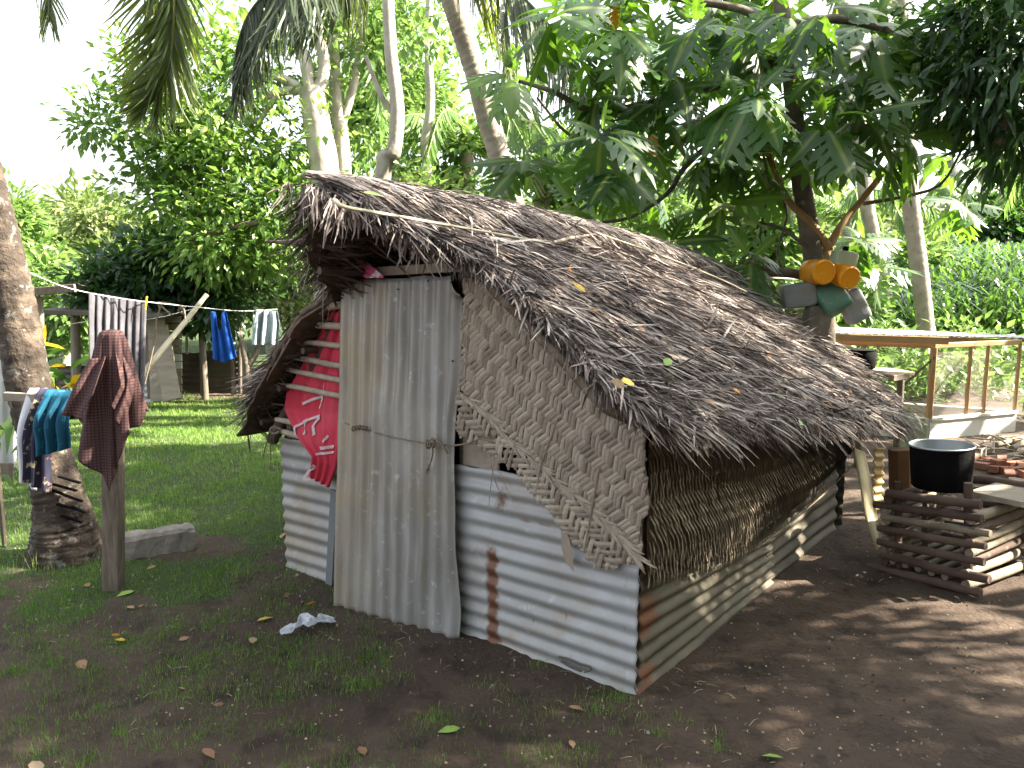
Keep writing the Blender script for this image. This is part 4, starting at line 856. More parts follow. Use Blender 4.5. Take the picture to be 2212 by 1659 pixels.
# plastic bag
u_ = np.linspace(0, 1, 26)[:, None]; v_ = np.linspace(0, 1, 14)[None]
pA, pB = G(607, 1380), G(726, 1352); dirb = nrm(pB-pA); nb = nrm(np.cross(zw, dirb)); Lb = np.linalg.norm(pB-pA)
P = pA + dirb*(u_*Lb)[..., None] + nb*((v_-.3)*.07*(.35+1.1*np.sin(np.pi*np.clip(u_, 0.05, 1)*.8))*(1+.5*np.sin(u_*17)))[..., None] + zw*(.012+.05*fbm(u_*7, v_*4)*(.5+np.sin(u_*3)))[..., None]
obj('plastic_bag', MB().grid(P), M['plastic_bag'], label='crumpled white plastic bag on the soil left of the door', cat='plastic bag')

# ------------------------------------------------------------------ leaf templates
LEAF = ([(0, 0, 0), (.38, .26, .04), (.38, -.26, .04), (1, 0, -.12), (.5, 0, -.02)], np.array([(0, 4, 1), (1, 4, 3), (3, 4, 2), (2, 4, 0)]))
LONG = ([(0, 0, 0), (.4, .12, .02), (.4, -.12, .02), (1, 0, -.22), (.5, 0, -.03)], np.array([(0, 4, 1), (1, 4, 3), (3, 4, 2), (2, 4, 0)]))
QUAD = ([(0, 0, 0), (.45, .30, 0), (1, 0, -.1), (.45, -.30, 0)], np.array([(0, 3, 2, 1)]))
def frames(d, roll=None):
    n = len(d); ref = np.tile([0, 0, 1.], (n, 1)) + .001*rs.randn(n, 3); Y = nrm(np.cross(ref, d)); Z = np.cross(d, Y)
    if roll is not None:
        c, s_ = np.cos(roll)[:, None], np.sin(roll)[:, None]; Y, Z = Y*c+Z*s_, Z*c-Y*s_
    return Y, Z
def crown(mb, blobs, leaf, tmpl=LEAF, per=14, cl=.22, droop=.25, flatd=0.):
    """blobs: (centre, radii, clumps); leaves sit in clumps mostly near the surface of each blob"""
    for c, r, nc in blobs:
        c = np.asarray(c, float); r = np.broadcast_to(np.asarray(r, float), (3,)); dd = rand_unit(nc); rad = rs.rand(nc)**.42
        q = c + dd*r*rad[:, None]*(1+.18*rs.randn(nc))[:, None]
        out = nrm(dd/r + np.array([0, 0, .5]))
        n = nc*per; base = np.repeat(q, per, 0); o_ = np.repeat(out, per, 0); u_ = rand_unit(n)
        pos = base + u_*cl*(rs.rand(n)**.6)[:, None]*np.array([1, 1, .7])
        d = nrm(u_*.9 + o_*.5 - np.array([0, 0, droop])); Y, Z = frames(d, rs.randn(n)*.5)
        rr = np.clip(np.repeat(rs.rand(nc), per)*.5 + rs.rand(n)*.55, 0, 1)
        mb.scatter(tmpl, pos, d, Y, Z, leaf*rs.uniform(.6, 1.25, n), rr)
def limb(mb, pts, r0, r1, n=8, sub=3, rough=.04): mb.tube(pts, np.linspace(r0, r1, len(pts)), n, sub=sub, rough=rough)
def tree(name, base, label, trunk_paths, blobs, leaf, barkm, leafm, tmpl=LEAF, per=14, cl=.22, cat='tree', group=None, droop=.25):
    t = thing(name, base, label, cat, group); b = MB()
    for pts, r0, r1 in trunk_paths: limb(b, pts, r0, r1)
    if trunk_paths: obj('trunk', b, barkm, t, smooth=True)
    b = MB(); crown(b, blobs, leaf, tmpl, per, cl, droop); obj('crown', b, leafm, t)
    return t

# left tree with pale forked stems ---------------------------------------------------------
Y1 = 9.6
def a(x, y, Y=Y1): return A(x, y, Y)
base = np.array([*A(712, 600, Y1)[:2], 0])
paths = [([base, a(705, 480), a(700, 370), a(690, 300), a(678, 225), a(672, 190)], .2, .14), ([a(675, 225), a(660, 130), a(638, 95), a(630, 40)], .09, .05), ([a(678, 220), a(700, 150), a(690, 80), a(682, 40), a(690, -40)], .08, .05),
         ([a(680, 225), a(640, 185), a(590, 165), a(540, 175)], .07, .03), ([a(672, 190), a(600, 200), a(520, 235), a(440, 270), a(340, 270)], .06, .02), ([a(600, 200), a(560, 260), a(520, 250)], .04, .02),
         ([np.array([*A(742, 600, Y1+.5)[:2], 0]), a(742, 400, Y1+.5), a(735, 280, Y1+.5), a(722, 150, Y1+.5), a(725, -40, Y1+.5)], .12, .06), ([a(737, 270, Y1+.5), a(765, 180, Y1+.5), a(785, 60, Y1+.5)], .06, .04)]
pale = ([(-2.2, 0, 0)])
bl = [(a(430, 200), (.95, .8, .6), 60), (a(300, 255), (.7, .6, .35), 30), (a(200, 275), (.35, .3, .2), 12), (a(560, 120), (.9, .8, .7), 45), (a(520, 300), (1.1, .8, .55), 65), (a(400, 350), (.7, .6, .35), 45), (a(610, 330, Y1+.8), (.9, .4, .6), 45),
      (a(560, 420), (1.0, .7, .6), 75), (a(420, 430), (.7, .6, .5), 70), (a(620, 500, Y1+.8), (.7, .4, .6), 50), (a(500, 520), (1.0, .8, .5), 100), (a(330, 350), (.4, .4, .3), 16), (a(430, 60), (.5, .5, .5), 24), (a(640, 30, Y1+.9), (.8, .5, .5), 32), (a(350, 180), (.5, .5, .4), 28)]
tree('pale_stemmed_tree', base, 'leafy tree with pale forked stems rising behind the ridge end', paths, bl, .12, M['bark_pale'], M['leaf_left'], per=20, cl=.30)
Y2 = 9.0
base = np.array([*A(828, 600, Y2)[:2], 0])
tree('slender_tree', base, 'slender pale trunk with knots rising straight left of the leaning palm', [([base, a(826, 390, Y2), a(850, 330, Y2), a(858, 235, Y2), a(845, 120, Y2), a(838, 0, Y2), a(838, -80, Y2)], .10, .055), ([a(852, 250, Y2), a(820, 200, Y2), a(790, 120, Y2)], .035, .02)],
     [(a(800, 60, Y2+1), (.8, .6, .6), 45), (a(880, 30, Y2+1.5), (.9, .6, .5), 40), (a(780, 260, Y2+2), (.6, .6, .6), 40)], .15, M['bark_pale'], M['leaf_bright'], per=13)
Y3 = 12.
base = np.array([*A(920, 560, Y3)[:2], 0])
tree('thin_tree', base, 'thin grey trunk standing just left of the leaning palm', [([base, a(925, 400, Y3), a(918, 310, Y3), a(930, 230, Y3), a(925, 100, Y3), a(930, -40, Y3)], .09, .05)],
     [(a(900, 150, Y3+2), (1.3, 1, 1.3), 90), (a(960, 330, Y3+1), (1.1, .9, .8), 90), (a(850, 420, Y3), (1.2, .8, .6), 90)], .17, M['bark_pale'], M['leaf_bright'], per=13)
# trees filling the wood behind
def simple_tree(x, ytop, ybot, Y, wpx, leafm, label, n, leaf=.2, name='leafy_tree', bark='bark_pale', group=None, tmpl=LEAF, per=12, trunkpx=None):
    c = A(x, (ytop+ybot)/2, Y); top = A(x, ytop, Y)[2]; bot = A(x, ybot, Y)[2]; rx = wpx/2/1720*Y; rz = (top-bot)/2
    base = np.array([c[0], c[1], float(gz(c[0], c[1]))-.1])
    tr = [([base, (base+c)/2+rs.randn(3)*[.15, .1, 0], c+[0, 0, rz*.4]], (trunkpx or .16), .05)]
    for _ in range(6):
        d = nrm(rs.randn(3)*[1, 1, .5]+[0, 0, .4]); tr.append(([c-[0, 0, rz*.5*rs.rand()], c+d*[rx*.5, rx*.5, rz*.5]*1., c+d*[rx*.85, rx*.85, rz*.8]], .06, .02))
    bls = [(c + rand_unit(1)[0]*[rx*.55, rx*.5, rz*.6], (rx*.5, rx*.45, rz*.42), n//7) for _ in range(7)]
    return tree(name, base, label, tr, bls, leaf, M[bark], leafm, per=per, cl=.3*Y/10, tmpl=tmpl, group=group)
GW = 'trees of the wood behind the yard'
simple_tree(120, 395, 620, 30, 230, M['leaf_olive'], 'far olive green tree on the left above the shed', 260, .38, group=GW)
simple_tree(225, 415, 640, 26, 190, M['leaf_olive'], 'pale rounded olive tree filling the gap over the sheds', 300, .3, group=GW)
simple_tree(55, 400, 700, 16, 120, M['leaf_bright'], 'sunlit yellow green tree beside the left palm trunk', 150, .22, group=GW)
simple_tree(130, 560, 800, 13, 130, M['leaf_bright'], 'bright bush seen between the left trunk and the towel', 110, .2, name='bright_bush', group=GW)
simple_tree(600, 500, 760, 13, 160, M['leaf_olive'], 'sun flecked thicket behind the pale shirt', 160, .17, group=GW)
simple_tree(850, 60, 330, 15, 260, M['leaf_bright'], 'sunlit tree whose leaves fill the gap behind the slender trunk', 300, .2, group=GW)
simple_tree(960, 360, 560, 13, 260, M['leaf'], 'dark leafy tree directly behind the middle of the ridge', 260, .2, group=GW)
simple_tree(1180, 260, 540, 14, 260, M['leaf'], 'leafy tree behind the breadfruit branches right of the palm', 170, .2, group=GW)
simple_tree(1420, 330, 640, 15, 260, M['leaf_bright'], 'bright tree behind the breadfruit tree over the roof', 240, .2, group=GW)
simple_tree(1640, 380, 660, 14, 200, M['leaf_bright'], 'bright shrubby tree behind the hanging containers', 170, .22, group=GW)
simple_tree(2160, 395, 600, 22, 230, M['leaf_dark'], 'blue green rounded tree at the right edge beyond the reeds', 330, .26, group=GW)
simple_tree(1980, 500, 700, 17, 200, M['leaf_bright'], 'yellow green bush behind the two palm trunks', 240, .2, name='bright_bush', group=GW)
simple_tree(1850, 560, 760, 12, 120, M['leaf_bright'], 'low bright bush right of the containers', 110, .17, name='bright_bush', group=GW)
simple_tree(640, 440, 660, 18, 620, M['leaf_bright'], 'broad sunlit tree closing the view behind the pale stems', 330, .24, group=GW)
b = MB()   # the distant wood behind everything reads as one mass
for _ in range(60):
    th = rs.uniform(-.75, .75); Yd = rs.uniform(34, 60); x = Yd*math.tan(th); h = rs.uniform(3, 5.2)+float(gz(x, Yd))
    if -.66 < x/Yd < -.25: h = min(h, A(100, 425+rs.uniform(0, 40), Yd)[2]-1.5)
    crown(b, [((x, Yd, h*.6), (4.5, 2.5, h*.55), 60)], .75, QUAD, 9, 1.1)
for _ in range(40):   # unseen grove added right of the yard and behind, to darken the right wall
    th = rs.uniform(1.05, 3.3); D_ = rs.uniform(10.5, 15); x = D_*math.sin(th); yy_ = D_*math.cos(th); h = rs.uniform(4.5, 6.5)*(.75 if .9 < th < 1.75 else 1.6)
    crown(b, [((x, yy_, h*.5), (3.2, 3.2, h*.5), 80)], .6, QUAD, 9, .9)
obj('distant_wood_and_shade_grove', b, M['leaf_olive'], kind='stuff', label='distant wood beyond the yard and an unseen grove added for shade')
b = MB()
for (x0, x1, y0, y1, Yd, nc) in [(1800, 2260, 745, 860, 10.2, 110), (700, 1100, 480, 640, 17, 130), (1500, 2212, 560, 720, 19, 160), (1100, 1550, 520, 660, 18, 110), (60, 340, 620, 820, 17, 70)]:
    for _ in range(nc):
        p = A(rs.uniform(x0, x1), rs.uniform(y0, y1), Yd+rs.rand()*3); crown(b, [(p, .45, 5)], .26 if Yd > 12 else .15, LEAF, 10, .35)
obj('undergrowth', b, M['leaf_bright'], kind='stuff', label='undergrowth in the shade of the wood')

# dark climbing bush over the back shed
Yb = 10.3
t = thing('climbing_bush', np.array([*A(330, 800, Yb)[:2], 0]), 'dense dark green climber spread over the roof of the back shed', 'bush')
b = MB(); crown(b, [(A(280, 600, Yb), (.95, .5, .38), 110), (A(400, 580, Yb), (.8, .5, .42), 100), (A(210, 645, Yb), (.4, .4, .25), 30), (A(480, 620, Yb), (.6, .5, .45), 80), (A(430, 680, Yb+.3), (.55, .4, .35), 55), (A(330, 535, Yb), (.5, .4, .25), 30)], .15, LEAF, 15, .2); obj('crown', b, M['leaf_dark'], t)
b = MB(); limb(b, [np.array([*A(440, 800, Yb)[:2], 0]), A(435, 720, Yb), A(420, 640, Yb)], .05, .03); limb(b, [A(398, 516, Yb-1), A(440, 508, Yb-1), A(500, 492, Yb-1), A(560, 480, Yb-1)], .045, .035); limb(b, [A(425, 462, Yb-1), A(450, 480, Yb-1), A(470, 500, Yb-1)], .025, .02)
limb(b, [A(420, 640, Yb-.6), A(432, 590, Yb-.6), A(440, 540, Yb-.6), A(452, 500, Yb-.6)], .012, .01); obj('stem', b, M['bark_dark'], t, smooth=True)

# ------------------------------------------------------------------ sheds at the left
sh = thing('back_shed', np.array([*A(330, 870, 10.)[:2], 0]), 'patchwork shed of boards and corrugated iron behind the towel', 'shed')
def panel(x0, y0, x1, y1, Y, m, name='panel', along='u', pitch=.08, parent=sh, amp=.012, Y1_=None):
    Y1_ = Y1_ or Y
    P, Q = corr(A(x0, y1, Y), A(x1, y1, Y1_), A(x0, y0, Y), A(x1, y0, Y1_), 40, 50, along, pitch, amp, np.array([0, -1., 0]))
    return addsheet(name, P, 0., m, parent)
panel(200, 690, 330, 872, 10., M['tin_pale'], 'corrugated_sheet')
b = MB(); b.beam(A(330, 862, 9.9), A(318, 668, 9.9), .12, .03, upv=(0, -1, 0)); obj('door_jamb', b, M['wood_post'], sh)
b = MB(); b.beam(A(345, 866, 9.75), A(338, 690, 9.9), .22, .03, upv=(0, -1, 0)); obj('door_leaf', b, M['board'], sh)
b = MB(); b.beam(A(372, 864, 9.6), A(345, 705, 9.9), .22, .03, upv=(0, -1, 0)); obj('leaning_board', b, M['board'], sh)
for k in range(11):
    y = 690+k*16.5; b = MB(); b.beam(A(345, y, 10.05), A(393, y, 10.05), .02, .085, upv=(0, 0, 1)); obj('wall_block', b, M['tile'] if k in (5, 6) else M['board'], sh)
b = MB(); b.beam(A(150, 668, 10.4), A(410, 676, 10.4), 1.6, .06); obj('roof', b, M['tin_old'], sh)
panel(120, 790, 200, 872, 10.3, M['tin_old'], 'corrugated_sheet')
for x in (165, 250): 
    b = MB(); b.tube([A(x, 870, 10.2), A(x-2, 672, 10.2)], .06, 8); obj('wall_post', b, M['wood_grey'], sh, smooth=True)
fn = thing('corrugated_fence', np.array([*A(450, 850, 10.8)[:2], 0]), 'dark corrugated iron fence beneath the blue garment', 'fence')
panel(385, 762, 450, 852, 10.8, M['tin_old'], 'corrugated_sheet', parent=fn); panel(446, 757, 518, 850, 10.75, M['tin_old'], 'corrugated_sheet', parent=fn)
for x, y0, y1 in ((384, 695, 862), (438, 705, 852), (505, 700, 858), (520, 690, 850), (404, 650, 765)):
    b = MB(); b.tube([A(x, y1, 10.7), A(x-3, y0, 10.7)], .035 if x != 404 else .02, 7); obj('fence_post', b, M['wood_post'] if x != 404 else M['bamboo'], fn, smooth=True)
panel(585, 760, 700, 850, 11.5, M['tin_old'], 'corrugated_sheet', parent=fn)
st_ = thing('tree_stump', np.array([*A(537, 850, 10.)[:2], 0]), 'dark forked stump standing beside the hut roof edge', 'stump')
b = MB(); limb(b, [A(535, 850, 10.), A(533, 790, 10.), A(528, 762, 10.), A(522, 735, 10.)], .07, .035); limb(b, [A(534, 790, 10.), A(550, 770, 10.), A(562, 740, 10.)], .05, .03); obj('stem', b, M['bark_dark'], st_, smooth=True)
wsh = thing('left_shed', np.array([*A(0, 1010, 6.3)[:2], 0]), 'grey corrugated shed wall and dark awning at the left edge', 'shed')
panel(-120, 560, 36, 1015, 6.3, M['tin_pale'], 'corrugated_sheet', 'v', .09, wsh)
panel(-60, 1000, 30, 1100, 6.15, M['wood_post'], 'plinth', 'v', .3, wsh, .003)
P, Q = corr(A(55, 640, 6.), A(165, 612, 6.), A(55, 628, 7.6), A(190, 622, 7.6), 60, 30, 'v', .09, .014, zw); addsheet('awning', P, 0., M['tin_old'], wsh)
b = MB(); b.beam(A(60, 632, 5.98), A(162, 622, 5.98), .03, .06); obj('awning_beam', b, M['wood_post'], wsh)
b = MB(); b.beam(A(88, 800, 6.2), A(84, 640, 6.2), .05, .05, upv=(0, -1, 0)); obj('awning_post', b, M['wood_grey'], wsh)
# crotons and broad leaves between the trunk and the sheds
BIG = ([(0, 0, 0), (.25, .13, .02), (.25, -.13, .02), (.6, .15, -.02), (.6, -.15, -.02), (1, 0, -.25), (.3, 0, -.02), (.65, 0, -.06)],
       np.array([(0, 6, 1), (0, 2, 6), (1, 6, 7), (1, 7, 3), (6, 2, 4), (6, 4, 7), (3, 7, 5), (7, 4, 5)]))
def plantx(name, x, y, Y, n, L, m, label, cat='plant', up=.9, spreadx=.12, tm=BIG):
    base = A(x, y, Y); base[2] = max(base[2], 0) if y > 860 else base[2]; root = np.array([base[0], base[1], 0.])
    t = thing(name, root, label, cat); b = MB(); b.tube([root, base+[0, 0, .02]], .015, 6); obj('stem', b, M['bark_dark'], t)
    for i in range(n):
        pos = base + rs.randn(3)*[spreadx, .08, .12]; d = nrm(rs.randn(3)*[1, .8, .5]+[0, -.2, up]); d = d[None]; Yf, Zf = frames(d, rs.randn(1)*.5)
        bb = MB(); bb.scatter(tm, pos[None], d, Yf, Zf, np.array([L*rs.uniform(.6, 1.2)]), rs.rand()); obj('leaf', bb, m, t)
plantx('croton', 128, 840, 5.6, 16, .24, M['croton'], 'yellow croton with long narrow leaves beside the left palm trunk', up=.5)
plantx('broad_leaf_plant', 120, 800, 6.6, 12, .45, M['leaf_dark'], 'dark broad leaved plant behind the yellow croton', up=.2, spreadx=.2)
plantx('spider_plant', -8, 975, 4.6, 12, .34, M['leaf_bright'], 'bright strap leaved plant at the left edge below the rail', up=.7, spreadx=.05, tm=LONG)

# ------------------------------------------------------------------ palms
def palm_trunk(mb, pts, rad, rings=True):
    pts = np.array(pts); rad = np.array(rad, float); n = len(pts); m = (n-1)*24+1; t = np.linspace(0, n-1, m)
    P_ = np.vstack([2*pts[0]-pts[1], pts, 2*pts[-1]-pts[-2]]); i = np.minimum(t.astype(int), n-2); f = (t-i)[:, None]
    p0, p1, p2, p3 = P_[i], P_[i+1], P_[i+2], P_[i+3]; new = .5*((2*p1)+(-p0+p2)*f+(2*p0-5*p1+4*p2-p3)*f*f+(-p0+3*p1-3*p2+p3)*f**3)
    r = np.interp(t, np.arange(n), rad); cum = np.concatenate([[0], np.cumsum(np.linalg.norm(np.diff(new, axis=0), axis=1))])
    if rings: r = r*(1 + .045*((cum/.075) % 1) + .02*rs.randn(m))
    mb.tube(new, r, 16, rough=.025)
LFT = [(0, -.5, 0), (0, .5, 0), (.4, -.5, .0), (.4, .5, .0), (.75, -.35, -.06), (.75, .35, -.06), (1, 0, -.18)]
def frond(parent, pts, L, m, nl=110, sides=(-1, 1), droop=1., gap=0., r0=.022, name='frond', wid=.028, fan=.5, sidev=None):
    """rachis through pts; leaflets hang from both sides with gravity"""
    b = MB(); pts = np.array(pts); k = len(pts); b.tube(pts, np.linspace(r0, r0*.25, k), 6, sub=6, rnd=1.)
    f = np.linspace(.06, .995, nl)*(k-1); 
    P_ = np.vstack([2*pts[0]-pts[1], pts, 2*pts[-1]-pts[-2]]); i = np.minimum(f.astype(int), k-2); g = (f-i)[:, None]; p0, p1, p2, p3 = P_[i], P_[i+1], P_[i+2], P_[i+3]
    pos = .5*((2*p1)+(-p0+p2)*g+(2*p0-5*p1+4*p2-p3)*g*g+(-p0+3*p1-3*p2+p3)*g**3); T = nrm(np.gradient(pos, axis=0)); s = f/(k-1)
    for sd in sides:
        sv = nrm(np.cross(T, zw + .001)) if sidev is None else np.tile(nrm(np.array(sidev, float)), (nl, 1)); d = nrm(sv*sd*fan + T*(.45+.5*s)[:, None] - zw*(droop*(.75+.4*rs.rand(nl)))[:, None] + rs.randn(nl, 3)*.05)
        Y = nrm(np.cross(d, T + rs.randn(nl, 3)*.25)); Y = nrm(np.cross(Y, d)); Z = np.cross(d, Y)
        Ln = L*(.55+.75*np.sin(np.pi*np.clip(s*.85+.1, 0, 1)))*rs.uniform(.85, 1.1, nl); wv = np.full(nl, wid)
        rr = rs.rand(nl)*.8
        b.scatter((LFT, np.array([(0, 2, 3, 1), (2, 4, 5, 3)])), pos, d, Y, Z, np.stack([Ln, wv, Ln], 1), rr)
        b.scatter((LFT, np.array([(4, 6, 5)])), pos, d, Y, Z, np.stack([Ln, wv, Ln], 1), rr)
    return obj(name, b, m, parent)
# left foreground palm
pbL = G(140, 1200)
pl = thing('coconut_palm', pbL, 'leaning dark barked coconut palm with hacked notches at the left edge', 'palm tree')
yb_ = pbL[1]
b = MB(); palm_trunk(b, [pbL-[0, 0, .08], A(142, 1160, yb_), A(128, 1080, yb_), A(104, 985, yb_+.03), A(66, 850, yb_+.05), A(40, 700, yb_+.08), A(14, 560, yb_+.1), A(-14, 430, yb_+.12), A(-60, 250, yb_+.15), A(-150, -50, yb_+.3), A(-230, -330, yb_+.5)],
                      [.225, .18, .135, .125, .115, .11, .095, .08, .078, .075, .07]); obj('trunk', b, M['bark_left'], pl, smooth=True)
b = MB()
for (x, y, w_) in [(150, 1035, 46), (140, 1052, 50), (158, 1075, 40), (150, 1095, 52), (170, 1100, 30), (120, 1060, 34), (155, 1120, 44)]:
    b.beam(A(x-w_/2, y-6, yb_-.13), A(x+w_/2, y+8, yb_-.125), .03, .012, upv=(0, .2, 1), bev=.3)
obj('notch', b, M['soot'], pl)
n = 260; th = rs.uniform(0, 6.28, n); b = MB(); zz = rs.rand(n)*.16; rr = .20-.35*zz+.0; pos = pbL+np.stack([np.cos(th)*rr, np.sin(th)*rr, zz], 1)
d = nrm(np.stack([np.cos(th)*.4, np.sin(th)*.4, -np.ones(n)], 1)); Y, Z = frames(d); b.scatter((ST, STF), pos, d, Y, Z, np.stack([rs.uniform(.05, .12, n), np.full(n, .008), np.full(n, .01)], 1), .2); obj('root_fringe', b, M['bark_left'], pl, kind='stuff')
cr_ = A(-230, -330, yb_+.5)
Yf = 5.0
frond(pl, [cr_, A(150, -330, Yf), A(330, -180, Yf), A(372, -40, Yf), A(374, 70, Yf), A(362, 150, Yf), A(335, 212, Yf)], .40, M['frond'], 100, sides=(1, .45, -.35), droop=.1, fan=.85, wid=.017, sidev=(-1, -.25, 0))
frond(pl, [cr_, A(100, -400, Yf), A(480, -330, Yf), A(700, -160, Yf+.2), A(760, -60, Yf+.3)], .5, M['frond_dark'], 90, droop=1.3, wid=.018)
frond(pl, [cr_, A(-20, -280, Yf), A(75, -120, Yf), A(105, -20, Yf), A(106, 45, Yf)], .26, M['frond'], 50, droop=.1, fan=.45, wid=.012, sidev=(-1, .2, 0))
# leaning palm behind the ridge
Yq = 8.6
pq = np.array([*A(1118, 560, Yq)[:2], 0]); pm = thing('coconut_palm', pq, 'tall ringed palm trunk leaning left behind the middle of the ridge', 'palm tree')
b = MB(); palm_trunk(b, [pq, A(1118, 540, Yq), A(1105, 430, Yq), A(1080, 340, Yq), A(1052, 250, Yq), A(1028, 160, Yq), A(1003, 80, Yq), A(975, 0, Yq), A(940, -90, Yq), A(900, -220, Yq)], [.14, .125, .118, .115, .115, .11, .11, .105, .1, .1]); obj('trunk', b, M['bark_palm'], pm, smooth=True)
cq = A(900, -220, Yq)
frond(pm, [cq, A(1000, -180, 7.6), A(1085, -60, 7.4), A(1150, 15, 7.3), A(1205, 75, 7.2), A(1240, 130, 7.2), A(1254, 188, 7.2)], .75, M['frond_dark'], 150, droop=1.0, wid=.024, fan=.7)
frond(pm, [cq, A(960, -160, 8.), A(1040, -60, 8.), A(1080, 30, 8.), A(1092, 120, 8.)], .8, M['frond'], 100, droop=.7, wid=.02)
frond(pm, [cq, A(820, -120, 6.6), A(700, -70, 6.2), A(610, -40, 6.), A(545, 20, 6.), A(515, 90, 6.), A(503, 165, 6.)], .56, M['frond_dark'], 130, sides=(1, .3), droop=.75, wid=.017, fan=.75, sidev=(.9, -.3, 0))
frond(pm, [cq, A(840, -160, 7.), A(760, -110, 7.), A(690, -60, 7.), A(640, -10, 7.)], .7, M['frond_dark'], 90, droop=1.3, wid=.018)
frond(pm, [A(860, -100, 10), A(812, 60, 10.5), A(808, 150, 10.5), A(826, 260, 10.5)], .45, M['leaf_bright'], 70, droop=.3, fan=.8)
# two palm trunks at the right
for (pts, Y, lab) in (([(2002, 860), (2000, 725), (1988, 600), (1972, 480), (1962, 380), (1958, 250), (1950, 100), (1940, -60)], 11.5, 'straight pale ringed palm trunk rising behind the screened cage'),
                      ([(1928, 860), (1918, 695), (1898, 570), (1872, 440), (1862, 330), (1850, 200), (1830, 60), (1810, -80)], 13.5, 'slightly leaning palm trunk left of the straight one')):
    P3 = [A(x, y, Y) for x, y in pts]; P3[0][2] = 0; t = thing('coconut_palm', P3[0], lab, 'palm tree'); b = MB(); palm_trunk(b, P3, [.125]*2+[.115]*3+[.1]*3); obj('trunk', b, M['bark_palm'], t, smooth=True)
    for k in range(7):
        th = k*.9+.3; e = P3[-1]; frond(t, [e, e+[math.cos(th)*.8, math.sin(th)*.8, .7], e+[math.cos(th)*1.8, math.sin(th)*1.8, .6], e+[math.cos(th)*2.6, math.sin(th)*2.6, -.4]], .6, M['frond'], 70)
# background fronds of far palms
for (x, y, Y, lab) in ((1010, 330, 13, 'small far palm crown just left of the leaning trunk'), (2250, 385, 14, 'sunlit palm crown cut by the right edge'), (1830, 470, 17, 'far palm crown between the trunks at the right')):
    e = A(x, y, Y); t = thing('far_palm', [e[0], e[1], 0], lab, 'palm tree'); b = MB(); b.tube([[e[0], e[1], 0], e], .1, 8, sub=3); obj('trunk', b, M['bark_palm'], t, smooth=True)
    for k in range(10):
        th = k*.63+rs.uniform(-.2, .2); l = 1.1; frond(t, [e, e+[math.cos(th)*.5*l, math.sin(th)*.5*l, .45], e+[math.cos(th)*1.2*l, math.sin(th)*1.2*l, .35], e+[math.cos(th)*1.8*l, math.sin(th)*1.8*l, -.35]], .42, M['leaf_bright'], 46, droop=.8, wid=.035)
# tall reeds on the right bank
b = MB(); nc2 = 420; cy = rs.uniform(13.0, 19, nc2); cx = rs.uniform(.42, .72, nc2)*cy; n = nc2*13; Yr_ = np.repeat(cy, 13)+rs.randn(n)*.09; xr = np.repeat(cx, 13)+rs.randn(n)*.09; h = rs.uniform(.6, 1.5, n); th = rs.uniform(0, 6.28, n); le = rs.uniform(.2, 1.1, n)
ex = np.stack([np.cos(th), np.sin(th), 0*th], 1); ey = np.stack([-np.sin(th), np.cos(th), 0*th], 1); ez = np.tile([0, 0, 1.], (n, 1))
topz = np.array([float(v) for v in gz(xr, Yr_)])
b.scatter(([(-.5, 0, 0), (.5, 0, 0), (.5, .15, .6), (-.5, .15, .6), (.3, .6, .95), (-.3, .6, .95), (0, 1.1, .8)], np.array([(0, 1, 2, 3), (3, 2, 4, 5)])), np.stack([xr, Yr_, topz], 1), ex, ey, ez, np.stack([np.full(n, .065), h*le, h], 1), rs.rand(n)*.8)
b.scatter(([(-.5, 0, 0), (.5, 0, 0), (.5, .15, .6), (-.5, .15, .6), (.3, .6, .95), (-.3, .6, .95), (0, 1.1, .8)], np.array([(5, 4, 6)])), np.stack([xr, Yr_, topz], 1), ex, ey, ez, np.stack([np.full(n, .065), h*le, h], 1), rs.rand(n)*.8)
obj('reeds', b, M['reed'], kind='stuff', label='tall broad bladed reeds on the bank beyond the cage')

# ------------------------------------------------------------------ breadfruit tree
Yt = 6.3
def lobed(nl=5, L=1., spread=.36, droop=.35):
    V = []; F = []; q = []
    def add(p, qq): V.append(p); q.append(qq); return len(V)-1
    zf = lambda x, y: -droop*x*x - .35*abs(y)**1.3 + .06*math.sin(x*9)*abs(y)
    mids = []
    N = nl*2+2
    for k in range(N+1):
        x = .06+.80*k/N; mids.append(add((x, 0, zf(x, 0)), 1.))
    st = add((0, 0, 0), 1.)
    tip = add((1.0, 0, zf(1., 0)), .2)
    for sgn in (-1, 1):
        hull = []
        for k in range(N+1):
            x = .06+.80*k/N; wdt = spread*math.sin(math.pi*min(1, (k+1.2)/(N+2)))**.7*.33
            hull.append(add((x+.03, sgn*wdt, zf(x, wdt)), .55))
        for k in range(N):
            F.append((mids[k], mids[k+1], hull[k+1], hull[k]) if sgn > 0 else (mids[k], hull[k], hull[k+1], mids[k+1]))
        for l in range(nl):
            k = 2*l+1; wdt = spread*(.55+.45*math.sin(math.pi*(l+1.2)/(nl+1.2))); x = .06+.80*(k+.5)/N + rs.uniform(-.02, .02); wdt *= rs.uniform(.82, 1.12)
            a0, a1 = hull[k], hull[min(k+1, N)]; tp = add((x+.17, sgn*wdt, zf(x+.17, wdt)), .1)
            m1 = add((x+.015, sgn*wdt*.72, zf(x+.03, wdt*.72)), .3); m2 = add((x+.15, sgn*wdt*.70, zf(x+.16, wdt*.7)), .3)
            F += [(a0, a1, m2, m1) if sgn > 0 else (a0, m1, m2, a1), ]
            F.append((m1, m2, tp) if sgn > 0 else (m2, m1, tp))
        F.append((mids[N], tip, hull[N]) if sgn > 0 else (mids[N], hull[N], tip))
    return np.array(V), F, np.array(q)
bt = thing('breadfruit_tree', np.array([*A(1782, 860, Yt)[:2], 0]), 'breadfruit tree with big lobed leaves spreading over the roof', 'tree')
lm = []
